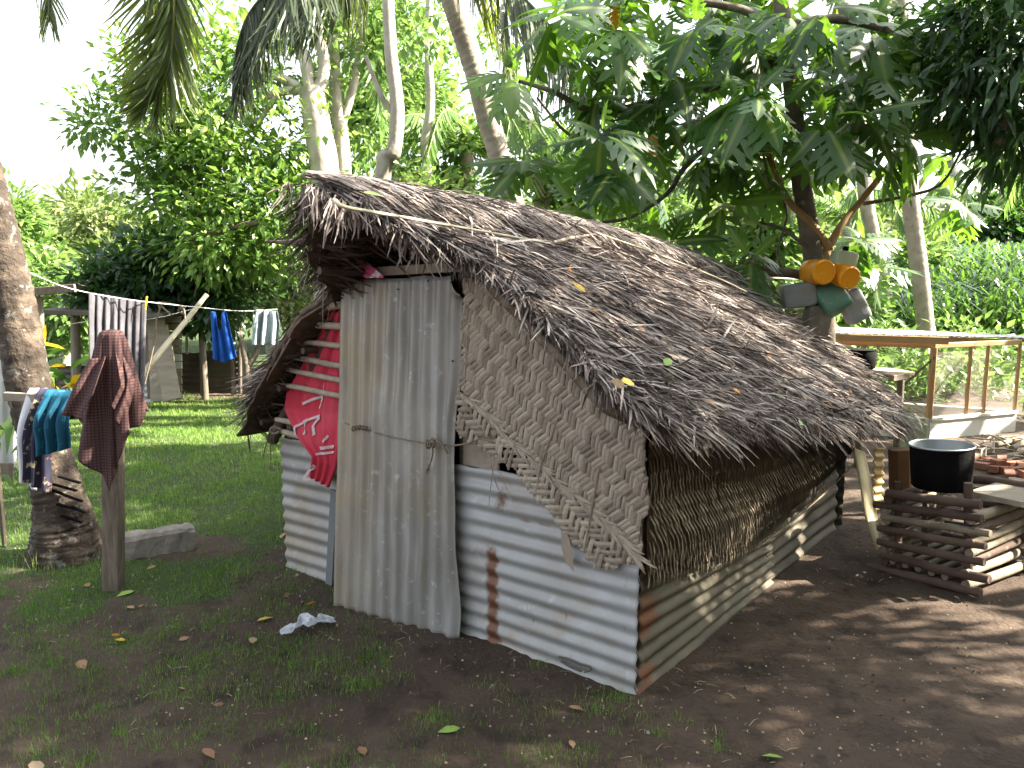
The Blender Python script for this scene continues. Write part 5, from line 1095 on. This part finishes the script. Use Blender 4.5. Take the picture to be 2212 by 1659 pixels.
for k in range(7):
    V, F, q = lobed(5 if k % 2 else 4, 1, .40+.03*(k % 3), .15+.12*(k % 4)); b = MB(); b.add(V, F, .15*k, q); lm.append(b.mesh('leaf', M['bread'], smooth=True))
b = MB()
limb(b, [np.array([*A(1782, 860, Yt)[:2], 0]), A(1780, 700, Yt), A(1770, 640, Yt), A(1757, 560, Yt), A(1740, 450, Yt), A(1727, 370, Yt), A(1716, 240, Yt), A(1695, 60, Yt), A(1680, -80, Yt), A(1670, -260, Yt)], .088, .055, 12, rough=.05)
obj('trunk', b, M['bark_dark'], bt, smooth=True)
limbs = [([(1780, 640), (1785, 560), (1790, 530)], .05, .042), ([(1790, 535), (1750, 480), (1700, 430), (1670, 360), (1640, 290), (1616, 270)], .034, .016), ([(1790, 535), (1815, 490), (1855, 440), (1896, 388), (1940, 330)], .035, .018),
         ([(1745, 597), (1690, 588), (1620, 590), (1550, 602)], .04, .022), ([(1720, 330), (1640, 300), (1560, 288), (1490, 300), (1400, 318), (1330, 355)], .05, .018), ([(1430, 312), (1380, 345), (1330, 400), (1290, 430), (1230, 465)], .02, .012),
         ([(1700, 120), (1600, 160), (1500, 200), (1400, 225), (1280, 240), (1200, 200), (1120, 175)], .05, .014), ([(1560, 288), (1480, 360), (1440, 420), (1360, 470), (1300, 480)], .025, .012), ([(1770, 560), (1700, 500), (1640, 480)], .02, .01),
         ([(1690, 60), (1800, 40), (1900, 60), (2000, 100)], .045, .02), ([(1716, 240), (1790, 200), (1850, 185), (1955, 270)], .03, .014), ([(1865, 440), (1950, 425), (2030, 400), (2075, 330)], .016, .008), ([(1690, 60), (1600, 20), (1480, 0), (1350, -20)], .04, .015),
         ([(1640, 300), (1660, 400), (1640, 520), (1655, 590)], .014, .006), ([(1690, 590), (1680, 540), (1700, 470), (1690, 420)], .014, .008), ([(1380, 345), (1240, 300), (1160, 210)], .016, .01)]
for pts, r0, r1 in limbs:
    Yl = Yt + rs.uniform(-.15, .15); b = MB(); limb(b, [A(x, y, Yl + .12*math.sin(i+x*.01)) if i else A(x, y, Yt) for i, (x, y) in enumerate(pts)], r0, r1, 8)
    obj('branch', b, M['bark_tan'] if pts[0][0] >= 1780 and len(pts) > 2 and pts[0][1] > 500 else M['bark_dark'], bt, smooth=True)
ros = [(1105, 165), (1130, 345), (1420, 220), (1590, 215), (1625, 95), (1765, 160), (1840, 190), (1955, 300), (1780, 270), (1330, 360), (1560, 440), (1445, 530), (1500, 60), (1340, 60), (1420, 120), (1700, 30), (1880, 60), (2000, 130), (1240, 120), (1620, 560),
       (1530, 330), (1900, 160), (1290, 210), (1240, 440), (1640, 200), (1840, 320), (1390, 300), (1200, 30), (1560, 130), (1800, 100), (1950, 220), (1620, 350), (1700, 400), (2040, 330), (1460, 160), (1270, 20), (1390, -20), (1560, 0), (1780, 20), (1900, -10), (1680, 300), (1530, 250), (1300, 290), (1860, 250)]
ros = [(x, y, Yt+rs.uniform(-.9, .5)) for x, y in ros] + [(rs.uniform(1230, 2100), rs.uniform(-180, 300), Yt+rs.uniform(.2, 2.4)) for _ in range(20)] + [(rs.uniform(1250, 1700), rs.uniform(300, 430), Yt+rs.uniform(.4, 2.2)) for _ in range(7)]
ros += [(2075, 440, Yt+1.6), (1860, 520, Yt+2.), (1900, 580, Yt+2.2)]
nleaf = 0; stuffmb = MB()
for k, (x, y, Y) in enumerate(ros):
    c = A(x, y, Y); ax = nrm(np.array([rs.uniform(-.35, .35), -.35, 1.])); nl = rs.randint(7, 10); ph = rs.uniform(0, 6.28)
    for j in range(nl):
        th = ph + j*2.4; el = rs.uniform(-1.0, .35) if j > 1 else rs.uniform(.7, 1.2)
        d = nrm(np.array([math.cos(th)*math.cos(el), math.sin(th)*math.cos(el), math.sin(el)])); L = rs.uniform(.34, .50)*(1 if j > 1 else .6)
        zd = nrm(zw*.8 + .25*rs.randn(3) + .6*np.array([d[0], d[1], 0]) + np.array([0, -.45, 0]))
        if nleaf < 300 and k < 52: place(lm[rs.randint(7)], 'leaf', c + d*.03, d, zd, bt, L); nleaf += 1
        else:
            V, F, q = np.empty(0), None, None
            me = None; Yv = nrm(np.cross(zd, d)); Zv = np.cross(d, Yv); kk = rs.randint(7)
            V, F, q = lobed_c[kk] if 'lobed_c' in globals() else (None, None, None)
            stuffmb.add(c + d*.03 + (V[:, :1]*d + V[:, 1:2]*Yv + V[:, 2:]*Zv)*L, F, rs.rand()*1.0, q)
        if k == 0 and j == 0: pass
    if 'lobed_c' not in globals(): lobed_c = [lobed(5 if kk % 2 else 4, 1, .40+.03*(kk % 3), .15+.12*(kk % 4)) for kk in range(7)]
M['bread2'] = M['bread']
obj('leaves', stuffmb, M['bread'], bt, kind='stuff', smooth=True)
fb = MB(); c = A(1101, 128, ros[0][2]); fb.tube([c-[0, 0, .06], c-[0, 0, .05], c, c+[0, 0, .05], c+[0, 0, .065]], [.01, .04, .052, .04, .012], 12, sub=2); obj('fruit', fb, M['fruit'], bt, label='green breadfruit', smooth=True)
for (x, y, Y) in ((1405, 303, 5.9), (1325, 18, 6.0)):
    V, F, q = lobed(4, 1, .3, .5); b = MB(); b.add(V, F, .5, 0.); me = b.mesh('leaf', M['orange_leaf'], smooth=True); c = A(x, y-14, Y); o = place(me, 'leaf', c, (.15, -.3, -1.), (0, -1., .1), bt, .19); o['label'] = 'dying orange leaf'

# dark mango crown reaching in from the right, shading the yard
mg = thing('mango_tree', np.array([7.2, 4.6, 0]), 'dark long leaved mango tree reaching in at the upper right corner', 'tree')
b = MB(); limb(b, [np.array([7.2, 4.6, 0]), np.array([7.1, 4.6, 1.5]), np.array([6.8, 4.7, 3.])], .3, .22); limb(b, [np.array([6.8, 4.7, 3.]), np.array([5.6, 5., 3.9]), A(2230, 300, 5.6), A(2180, 150, 5.6)], .13, .05)
for e in ((4.6, 3, 5.6), (6, 2, 6), (8.5, 5, 6), (6.5, 7, 6), (4.8, 4.5, 6.2)): limb(b, [np.array([6.8, 4.7, 3.]), np.array([(6.8+e[0])/2, (4.7+e[1])/2, 4.6]), np.array(e, float)], .12, .04)
obj('trunk', b, M['bark_dark'], mg, smooth=True)
b = MB()
crown(b, [(A(2140, 120, 5.7), (.45, .45, .5), 60), (A(2060, 60, 6.1), (.4, .4, .35), 36), (A(2215, 300, 5.7), (.25, .4, .3), 26), (A(2230, 40, 5.6), (.5, .5, .6), 60)], .2, LONG, 15, .2, .5)
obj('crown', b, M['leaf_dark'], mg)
b = MB()  # unseen upper crown; low and overhead clumps added to deepen the shade
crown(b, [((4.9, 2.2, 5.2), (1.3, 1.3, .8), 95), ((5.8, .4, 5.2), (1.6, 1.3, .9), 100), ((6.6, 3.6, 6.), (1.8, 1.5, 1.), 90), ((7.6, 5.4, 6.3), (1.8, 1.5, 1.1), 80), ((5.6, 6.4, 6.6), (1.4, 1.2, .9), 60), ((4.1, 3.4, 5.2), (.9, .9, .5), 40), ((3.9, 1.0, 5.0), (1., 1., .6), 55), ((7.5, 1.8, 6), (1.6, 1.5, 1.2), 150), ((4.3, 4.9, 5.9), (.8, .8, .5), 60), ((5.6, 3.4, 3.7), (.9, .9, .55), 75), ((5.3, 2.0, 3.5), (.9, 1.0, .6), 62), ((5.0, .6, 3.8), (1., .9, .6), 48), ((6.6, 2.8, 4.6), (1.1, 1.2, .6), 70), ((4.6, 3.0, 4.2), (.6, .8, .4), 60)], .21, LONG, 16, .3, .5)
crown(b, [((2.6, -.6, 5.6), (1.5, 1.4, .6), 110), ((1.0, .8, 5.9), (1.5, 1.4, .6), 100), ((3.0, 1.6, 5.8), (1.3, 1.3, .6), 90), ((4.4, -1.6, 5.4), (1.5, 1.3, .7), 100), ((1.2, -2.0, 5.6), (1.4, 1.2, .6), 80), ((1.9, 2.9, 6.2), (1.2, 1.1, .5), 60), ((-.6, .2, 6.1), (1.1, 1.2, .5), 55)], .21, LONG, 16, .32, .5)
obj('upper_crown_added_shade', b, M['leaf_dark'], mg)

# ------------------------------------------------------------------ jerrycans tied to the breadfruit trunk
Yj = 6.0
GJ = 'old plastic containers hung on the breadfruit trunk'
def can_round(x, y, r, dirv, L, m, label):
    c = A(x, y, Yj-.12); d = nrm(dirv); b = MB()
    b.tube([c - d*.004, c, c+d*.012, c+d*.02, c+d*L*.5, c+d*L*.52, c+d*L*.9, c+d*L, c+d*(L+.03)], [r*.88, r*.95, r, r*.97, r*.97, r*1.0, r*.97, r*.8, r*.3], 28); t = thing('round_can', c, label, 'container', GJ); obj('body', b, m, t, smooth=True)
    b = MB(); th = np.linspace(0, 2*np.pi, 29); s1 = nrm(np.cross(d, zw)); s2 = np.cross(s1, d); b.tube([c-d*.004+(s1*math.cos(q)+s2*math.sin(q))*r*.84 for q in th], .005, 6, cap=False); obj('base_rim', b, m, t, smooth=True)
    b = MB(); b.tube([c+d*(L+.03), c+d*(L+.06)], r*.28, 12); obj('cap', b, M['soot'], t)
can_round(1781, 588, .094, (-.12, 1, .02), .24, M['orange_plastic'], 'round orange can, the upper left of the two on the trunk')
can_round(1836, 601, .088, (-.22, 1, .22), .24, M['orange_plastic'], 'round orange can, the lower right of the two on the trunk')
def can_box(cx, cy, w_, h_, rot, depth, m, label, yaw=0., tilt=0.):
    c = A(cx, cy, Yj+.05); X = np.array([math.cos(rot)*math.cos(yaw), math.sin(yaw), math.sin(rot)]); X = nrm(X); Zz = nrm(np.array([-math.sin(rot), -tilt, math.cos(rot)])); Zz = nrm(Zz - X*np.dot(X, Zz)); Yy = np.cross(Zz, X)
    t = thing('jerrycan', c, label, 'container', GJ); b = MB(); n_ = 24; rows = []
    prof = [(-.5, .78), (-.485, .9), (-.46, .97), (-.3, 1.), (-.1, .985), (.1, 1.), (.3, .985), (.42, .95), (.47, .82), (.5, .6)]
    for (zz, sc_) in prof:
        th = np.arange(n_)/n_*2*np.pi; sx = np.sign(np.cos(th))*np.abs(np.cos(th))**.35; sy = np.sign(np.sin(th))*np.abs(np.sin(th))**.35
        rows.append(c + X*(sx*w_/2*sc_)[:, None] + Yy*(sy*depth/2*sc_)[:, None] + Zz*zz*h_)
    V = np.vstack(rows); F = [(i*n_+j, i*n_+(j+1) % n_, (i+1)*n_+(j+1) % n_, (i+1)*n_+j) for i in range(len(prof)-1) for j in range(n_)]; F += [tuple(range(n_-1, -1, -1)), tuple(range((len(prof)-1)*n_, len(prof)*n_))]
    b.add(V, F); obj('body', b, m, t, smooth=True)
    b = MB(); b.tube([c+Zz*h_*.5, c+Zz*(h_*.5+.035)], .022, 12); obj('cap', b, M['soot'], t)
    b = MB(); b.tube([c+Zz*h_*.49-X*w_*.3, c+Zz*(h_*.5+.03)-X*w_*.22, c+Zz*(h_*.5+.03)-X*w_*.0, c+Zz*h_*.49+X*w_*.08], .009, 8, sub=3); obj('handle', b, m, t, smooth=True)
k_ = Yj/1720*1.02
can_box(1724, 638, 52*k_, 72*k_, math.radians(-82), .14, M['grey_plastic'], 'grey jerrycan lying sideways at the left of the cluster')
can_box(1794, 646, 62*k_, 66*k_, math.radians(28), .2, M['green_plastic'], 'green jerrycan in the middle of the cluster below the orange cans', tilt=-.5)
can_box(1842, 660, 50*k_, 70*k_, math.radians(28), .14, M['grey_plastic'], 'grey jerrycan tilted at the right of the cluster')
can_box(1761, 700, 54*k_, 78*k_, math.radians(-8), .15, M['brown_plastic'], 'brown jerrycan hanging lowest on the trunk')
can_box(1822, 563, 50*k_, 40*k_, math.radians(-8), .14, M['pale_green_plastic'], 'pale green jerrycan at the top behind the orange cans')

# ------------------------------------------------------------------ log crib with cooking pot
FLc, FRc = G(1893, 1222), G(2106, 1288); e = nrm(FRc-FLc); g_ = nrm(np.array([-e[1], e[0], 0])); wC = np.linalg.norm(FRc-FLc)
g_ = nrm(g_ if g_[1] > 0 else -g_); dC = .62
crib = thing('log_crib', (FLc+FRc)/2+g_*dC/2, 'square crib of stacked peeled logs holding the big pot', 'log stack')
frontD = [((1873, 1225), (2119, 1281), .021), ((1905, 1198), (2138, 1252), .020), ((1897, 1169), (2127, 1215), .0175), ((1897, 1140), (2130, 1180), .0165), ((1905, 1116), (2140, 1153), .0165), ((1889, 1089), (2122, 1121), .0175), ((1916, 1065), (2119, 1091), .020)]
for k, (p, q, r) in enumerate(frontD):
    r *= 1.2; pa = PL(*p, FLc-g_*.01, g_); qa = PL(*q, FLc-g_*.01, g_); md_ = (pa+qa)/2+rs.randn(3)*.004
    b = MB(); b.tube([pa, pa*.6+qa*.4+rs.randn(3)*.004, md_, qa], [r*.95, r, r*1.02, r*.95], 10, sub=3, rough=.06); obj('log', b, M['log_pale'] if k == 4 else M['log'], crib, smooth=True)
    off = g_*(dC-.02); b = MB(); b.tube([pa+off, md_+off+zw*.01, qa+off], [r, r*1.05, r*.95], 9, sub=3, rough=.05); obj('log', b, M['log'], crib, smooth=True)
for k in range(7):
    z = .045+k*.058
    for sgn, bx in ((1, FRc-e*.045), (0, FLc+e*.05)):
        r = .0245+rs.uniform(-.003, .004); p0 = bx - g_*.05 + zw*(z+rs.uniform(-.006, .006)) + e*rs.uniform(-.01, .015); p1 = bx + g_*(dC+.10+rs.uniform(-.04, .05)) + zw*(z+rs.uniform(-.01, .01))
        if k == 0 and sgn: p1 = p1 + e*.05
        b = MB(); b.tube([p0+g_*.03, (p0+p1)/2+rs.randn(3)*.005, p1], [r*.95, r, r*.9], 12, sub=4, rough=.06); obj('log', b, M['log_pale'] if (k+sgn) % 3 else M['log'], crib, smooth=True)
for k in range(5):
    p0 = FLc + e*(.1+.07*k) + zw*.06 - g_*.02; b = MB(); b.tube([p0, p0+g_*(dC+.04)], .018, 9, sub=2, rough=.05); obj('log', b, M['log_pale'], crib, smooth=True)
for (x, y0, y1, r) in [(1940, 1040, 1232, .019), (2092, 1043, 1292, .022), (1998, 1060, 1180, .014)]:
    pp = g_ if x != 1998 else g_; o_ = .03 if x != 1998 else .25
    b = MB(); b.tube([PL(x, y1, FLc+g_*o_, g_), PL(x, y0, FLc+g_*o_, g_)], r, 10, sub=2, rough=.05); obj('upright', b, M['log'], crib, smooth=True)
b = MB(); c = FRc + g_*.36 + e*(-.03) + zw*.452; bx = nrm(e*1+g_*.1); b.box(c+g_*.15-e*.02, [e, g_, zw], (.13, .26, .014)); obj('cover_board', b, M['board'], crib)
# the big pot
topc = (PL(1962, 955, FLc+g_*.22, g_)+PL(2112, 968, FLc+g_*.22, g_))/2; Rp = np.linalg.norm(PL(2112, 968, FLc+g_*.22, g_)-PL(1962, 955, FLc+g_*.22, g_))/2*.86
botc = PL(2030, 1068, FLc+g_*.22, g_); axp = nrm(topc-botc+np.array([.0, 0, 0])); Hh = np.linalg.norm(topc-botc)*.86
axp = nrm(np.array([-.04, .02, 1.]))
pot = thing('cooking_pot', topc-axp*Hh, 'large soot blackened open pot standing on the log crib', 'pot')
b = MB(); b.tube([topc-axp*Hh*1.0, topc-axp*Hh*.985, topc-axp*Hh*.93, topc-axp*Hh*.5, topc], [Rp*.6, Rp*.86, Rp*.93, Rp*.97, Rp], 48, cap=False); b.ng.append(list(range(48))[::-1]); obj('body', b, M['soot'], pot, smooth=True)
b = MB(); b.tube([topc-axp*.001, topc-axp*Hh*.5, topc-axp*Hh*.95, topc-axp*Hh*.96], [Rp-.004, Rp*.95, Rp*.9, Rp*.1], 48, cap=False); obj('lining', b, M['alu'], pot, smooth=True)
b = MB(); th = np.linspace(0, 2*np.pi, 49); s1 = nrm(np.cross(axp, (0, 1, 0))); s2 = np.cross(axp, s1); b.tube([topc+(s1*math.cos(q)+s2*math.sin(q))*Rp for q in th], .005, 6, cap=False); obj('rim', b, M['alu'], pot, smooth=True)
# rusty drum section behind, cream sheet, golden tin strip, dark board
c = G(1943, 1075); b = MB(); b.tube([c, c+zw*.02, c+zw*.30, c+zw*.31], [.07, .075, .072, .06], 16); 
b = MB(); b.beam(A(1945, 1075, 4.9), A(1943, 970, 4.9), .12, .1, upv=(0, -1, 0), bev=.25); obj('timber_stub', b, M['rust_wood'], label='rust brown timber stub standing behind the pot', cat='timber')
b = MB(); Ys = 4.45
P = cloth([A(1842, 968, 4.6), A(1856, 1040, 4.5), A(1866, 1110, 4.45), A(1884, 1165, 4.4), A(1893, 1188, 4.38)], [A(1866, 978, 4.65), A(1880, 1040, 4.55), A(1893, 1110, 4.5), A(1901, 1165, 4.45), A(1902, 1192, 4.42)], 12, 40, [(1, 0, 1, 0)], (0, -1, 0), .008)
o = obj('palm_spathe', MB().grid(P), M['cream'], label='cream coloured curved palm sheath leaning at the hut rear corner', cat='palm sheath', smooth=True); md = o.modifiers.new('s', 'SOLIDIFY'); md.thickness = .01
P, Q = corr(A(1885, 1105, 5.2), A(1907, 1100, 5.25), A(1889, 968, 5.2), A(1908, 968, 5.25), 10, 90, 'u', .06, .009, np.array([1., -.2, 0]))
o = obj('tin_strip', MB().grid(P), M['gold_tin'], label='narrow wavy yellow strip of corrugated iron behind the cream sheath', cat='iron sheet', smooth=True); md = o.modifiers.new('s', 'SOLIDIFY'); md.thickness = .004

# ------------------------------------------------------------------ bench and second pot behind the roof
Ybn = 6.6
bn = thing('work_bench', np.array([*A(1905, 900, Ybn)[:2], 0]), 'rough timber bench seen over the far eave of the hut', 'bench')
b = MB(); b.beam(A(1840, 806, Ybn), A(1955, 812, Ybn), .03, .04); obj('front_rail', b, M['wood_post'], bn)
b = MB(); b.beam(A(1870, 800, Ybn+.1), A(1952, 803, Ybn+.15), .3, .03); obj('bench_top', b, M['board'], bn)
for x in (1862, 1946):
    b = MB(); p = A(x, 820, Ybn); b.tube([[p[0], p[1], 0], p], .03, 8); obj('leg', b, M['wood_post'], bn, smooth=True)
b = MB(); b.beam(A(1925, 817, 6.2), A(1958, 812, 6.3), .05, .05); obj('rail_end', b, M['wood_grey'], bn)
c = A(1861, 796, Ybn+.1); b = MB(); r = 29*Ybn/1720; h = 40*Ybn/1720; b.tube([c, c+zw*.01, c+zw*h*.5, c+zw*h, c+zw*(h+.004)], [r*.8, r*.95, r, r, r*.9], 32, cap=True)
sp_ = thing('small_pot', c, 'smaller black pot on the bench behind the roof', 'pot'); obj('body', b, M['soot'], sp_, smooth=True)
b = MB(); b.tube([c+zw*(h+.002), c+zw*(h+.008)], [r*1.02, r*1.02], 32); obj('rim', b, M['soot'], sp_)
# bricks and sticks
bb = MB(); bb.box((0, 0, .0), np.eye(3), (.07, .035, .026)); bme = bb.mesh('brick', M['brick'])
bm_ = [(2100, 1003), (2118, 1012), (2140, 1004), (2155, 1014), (2175, 1022), (2188, 1010), (2200, 1030), (2208, 1015), (2165, 1000), (2180, 1040), (2200, 1050), (2120, 1000), (2215, 1040), (2150, 1020), (2190, 1034)]
labs = []
for k, (x, y) in enumerate(bm_):
    p = G(x, y)+zw*(.026+.03*(k % 3 == 0)); th = rs.uniform(0, 3); o = place(bme, 'brick', p, (math.cos(th), math.sin(th), rs.uniform(-.15, .15)), zw+.1*rs.randn(3), None)
    tag(o, 'broken red brick in the rubble heap right of the pot', 'brick', 'red bricks heaped behind the crib')
for k in range(34):
    p = G(rs.uniform(2095, 2225), rs.uniform(958, 1008))+zw*rs.uniform(.01, .08); th = rs.uniform(-.6, 1.8); L = rs.uniform(.12, .34); d = np.array([math.cos(th), math.sin(th), rs.uniform(-.2, .3)])*L
    b = MB(); b.tube([p-d/2, p+rs.randn(3)*.012, p+d/2], [.009, .008, .004], 6, sub=2); o = obj('firewood_stick', b, M['stick'], label='dry stick in the firewood heap beyond the bricks', cat='stick', group='firewood sticks', smooth=True)
for k, (x, y, x2, y2) in enumerate([(2150, 968, 2215, 955), (2185, 975, 2225, 960), (2170, 995, 2225, 985)]):
    b = MB(); b.tube([G(x, y)+zw*.03, G(x2, y2)+zw*.05], .025, 8, sub=3, rough=.08); obj('firewood_log', b, M['log_pale'], label=['pale log on the near side of the firewood heap', 'short pale log at the right end of the firewood heap', 'pale log nearest the bricks on the firewood heap'][k], cat='log', group='firewood logs', smooth=True)

# ------------------------------------------------------------------ screened cage with white base
ca, cb = G(2003, 949), G(2188, 930); dc = nrm(cb-ca); nc_ = nrm(np.array([-dc[1], dc[0], 0])); Lc = np.linalg.norm(cb-ca); Wc = 1.1
sideL = nrm(np.array([-.9, .45, 0])); 
cage = thing('screened_cage', (ca+cb)/2, 'low screened timber cage with tin roof and white base', 'cage')
zb_ = PL(2000, 905, ca, nc_)[2]; zt_ = PL(2000, 752, ca, nc_)[2]
pc = [ca, cb, cb+sideL*1.9, ca+sideL*1.9]
def wallq(p, q, z0, z1, th, m, name, rows=1):
    b = MB(); b.beam((np.asarray(p)+[0, 0, (z0+z1)/2]), np.asarray(q)+[0, 0, (z0+z1)/2], th, z1-z0, bev=.05); return obj(name, b, m, cage)
for i in range(4): wallq(pc[i]*1., pc[(i+1) % 4], -.05, zb_-.02, .05-.002*i, M['white_paint'], 'base_wall')
for i in range(4): wallq(pc[i]*1., pc[(i+1) % 4], zb_-.019, zb_+.008, .085-.003*i, M['white_paint'], 'base_cap')
def cpost(p, z1, s_=.035): b = MB(); b.beam(np.asarray(p)+[0, 0, zb_], np.asarray(p)+[0, 0, z1], s_, s_, upv=(0, 1, 0)); obj('cage_post', b, M['wood_new'], cage)
for f in (0, .42, .62, 1.0): cpost(ca+(cb-ca)*f, zt_, .05 if f in (0,) else .028)
for f in (.33, .66, 1.): cpost(ca+sideL*1.9*f, zt_, .04)
for f in (.2, .45, .75): cpost(pc[3]+(pc[2]-pc[3])*f, zt_, .035)
for i in range(4):
    b = MB(); b.beam(pc[i]+[0, 0, zt_+.02], pc[(i+1) % 4]+[0, 0, zt_+.02], .04-.002*i, .05); obj('top_rail', b, M['wood_new'], cage)
b = MB(); b.beam(ca+sideL*2.1-nc_*.12+[0, 0, zt_+.075], ca+dc*.05-nc_*.12+[0, 0, zt_+.075], .03, .07); obj('fascia', b, M['wood_new'], cage)
b = MB(); b.beam(ca+[0, 0, zt_-.08]-nc_*.03, ca+sideL*.55+[0, 0, zb_]-nc_*.03, .015, .02); obj('brace', b, M['wood_post'], cage)
P, Q = corr(ca+sideL*2.1-nc_*.2+[0, 0, zt_+.12], cb+dc*.35-nc_*.2+[0, 0, zt_+.055], pc[3]+nc_*.4+[0, 0, zt_+.15], pc[2]+dc*.3+nc_*.3+[0, 0, zt_+.09], 200, 10, 'v', .075, .012, zw); addsheet('roof', P, 0., M['tin_pale'], cage)
for (p, q) in ((ca, cb), (ca, ca+sideL*1.9)):
    b = MB(); b.add([p+[0, 0, zb_], q+[0, 0, zb_], q+[0, 0, zt_], p+[0, 0, zt_]], [(0, 1, 2, 3)]); obj('mesh_screen', b, M['screen'], cage)
gp = thing('seedlings', (pc[0]+pc[2])/2, 'leafy green seedlings growing inside and behind the screened cage', 'plants')
b = MB(); crown(b, [((pc[3]+pc[2])/2+nc_*.5+[0, 0, .6], (1.4, .5, .5), 60), ((pc[0]+pc[2])/2+[0, 0, .5], (.5, .3, .3), 14), (cb+[.9, .5, .7], (.5, .5, .5), 30)], .13, LEAF, 9, .18); obj('leaves', b, M['leaf_bright'], gp)
c = A(1975, 900, 7.3); b = MB(); b.box([c[0], c[1], .12], np.eye(3), (.09, .07, .12)); b.box([c[0], c[1], .27], np.eye(3), (.07, .06, .03)); obj('plastic_tub', b, M['pale_green_plastic'], label='pale plastic tub beside the cage corner', cat='tub')

# ------------------------------------------------------------------ fallen leaves on the ground and roof
def leafm_(m): b = MB(); b.add(np.array(BIG[0])*[1, 1.6, .5], [tuple(f) for f in BIG[1]], .5); return b.mesh('fallen_leaf', m, smooth=True)
M['yellow_leaf'] = mat('yellow_leaf', [(.5, .3, .04), (.6, .42, .08)], ns=20., rough=.6); M['green_leaf'] = mat('green_leaf', [(.16, .3, .05), (.28, .4, .09)], ns=20., rough=.5)
lt = {'brown': leafm_(M['dry_leaf']), 'orange': leafm_(M['orange_leaf']), 'yellow': leafm_(M['yellow_leaf']), 'green': leafm_(M['green_leaf'])}
gl = [(555, 1345, 'yellow', .055, 'round yellow leaf on the soil left of the plastic bag'), (545, 1392, 'brown', .05, 'tan leaf on the soil below the round yellow leaf'), (682, 1302, 'orange', .035, 'small orange leaf between bag and hut wall'),
      (1228, 1532, 'brown', .04, 'tan curled leaf in front of the corner of the hut'), (995, 1580, 'green', .055, 'green and yellow leaf on soil in front of the door'), (1690, 1645, 'green', .045, 'long green leaf at the bottom edge right of middle'),
      (440, 1620, 'brown', .05, 'light tan leaf low in the bottom left soil'), (170, 1430, 'brown', .06, 'long narrow brown leaf lying left on bare soil'), (70, 1645, 'brown', .06, 'dark brown leaf in the bottom left corner'),
      (290, 1275, 'green', .06, 'long pale green leaf at the foot of the timber post'), (332, 968, 'brown', .07, 'single pale leaf lying out in the lawn'), (240, 1372, 'orange', .03, 'small orange leaf in the grass below the post'),
      (270, 1385, 'yellow', .04, 'yellow leaf in grass right of the small orange one'), (615, 1152, 'brown', .06, 'brown leaf near the left hut wall')]
for (x, y, c_, L, lab) in gl:
    p = G(x, y); p[2] = float(gz(p[0], p[1]))+.012; th = rs.uniform(0, 6.28); o = place(lt[c_], 'fallen_leaf', p, (math.cos(th), math.sin(th), .05), zw+.2*rs.randn(3), None, L*1.5); tag(o, lab, 'leaf')
for k in range(24):
    y = rs.uniform(1.95, 5.5); x = rs.uniform(-.62, .1 if y < 2.7 else -.2)*y; p = np.array([x, y, float(gz(x, y))+.008]); th = rs.uniform(0, 6.28)
    o = place(lt['brown'], 'fallen_leaf', p, (math.cos(th), math.sin(th), rs.uniform(-.1, .2)), zw+.3*rs.randn(3), None, rs.uniform(.03, .07)); tag(o, 'small dry brown leaf lying on the soil or grass left of the hut', 'leaf', 'dry brown leaves scattered on the ground')
rl = [(1265, 632, 'yellow', 'yellow leaf caught on the thatch below the ridge'), (1283, 665, 'orange', None), (1470, 680, 'orange', None), (1460, 705, 'brown', None), (1395, 715, 'brown', None), (1300, 700, 'green', None), (1370, 828, 'yellow', 'bright yellow leaf low on the front thatch slope'), (1350, 835, 'brown', None), (1440, 790, 'green', 'green curled leaf in the middle of the thatch'),
      (1460, 820, 'green', None), (1230, 585, 'orange', None), (1800, 880, 'orange', None), (1840, 850, 'orange', None), (1730, 910, 'green', None), (1120, 560, 'brown', None), (1600, 850, 'orange', None), (1540, 760, 'brown', None), (785, 415, 'green', 'green blade leaf resting on the ridge end'), (1700, 820, 'brown', None), (1520, 860, 'brown', None), (1660, 770, 'orange', None)]
An2 = An
for (x, y, c_, lab) in rl:
    p0 = roofP(0, np.array([.5]), np.array([1.]))[0] + An*.05; p = PL(x, y, p0, An); th = rs.uniform(0, 6.28); e1_ = nrm(np.cross(An, Vv)); d = Vv*math.cos(th)+e1_*math.sin(th)
    o = place(lt[c_], 'fallen_leaf', p, d+.2*An, An+.4*rs.randn(3), None, rs.uniform(.035, .06) if lab is None else .07); tag(o, lab or f'small {c_} leaf lying on the thatch roof', 'leaf', f'{c_} leaves on the thatch')
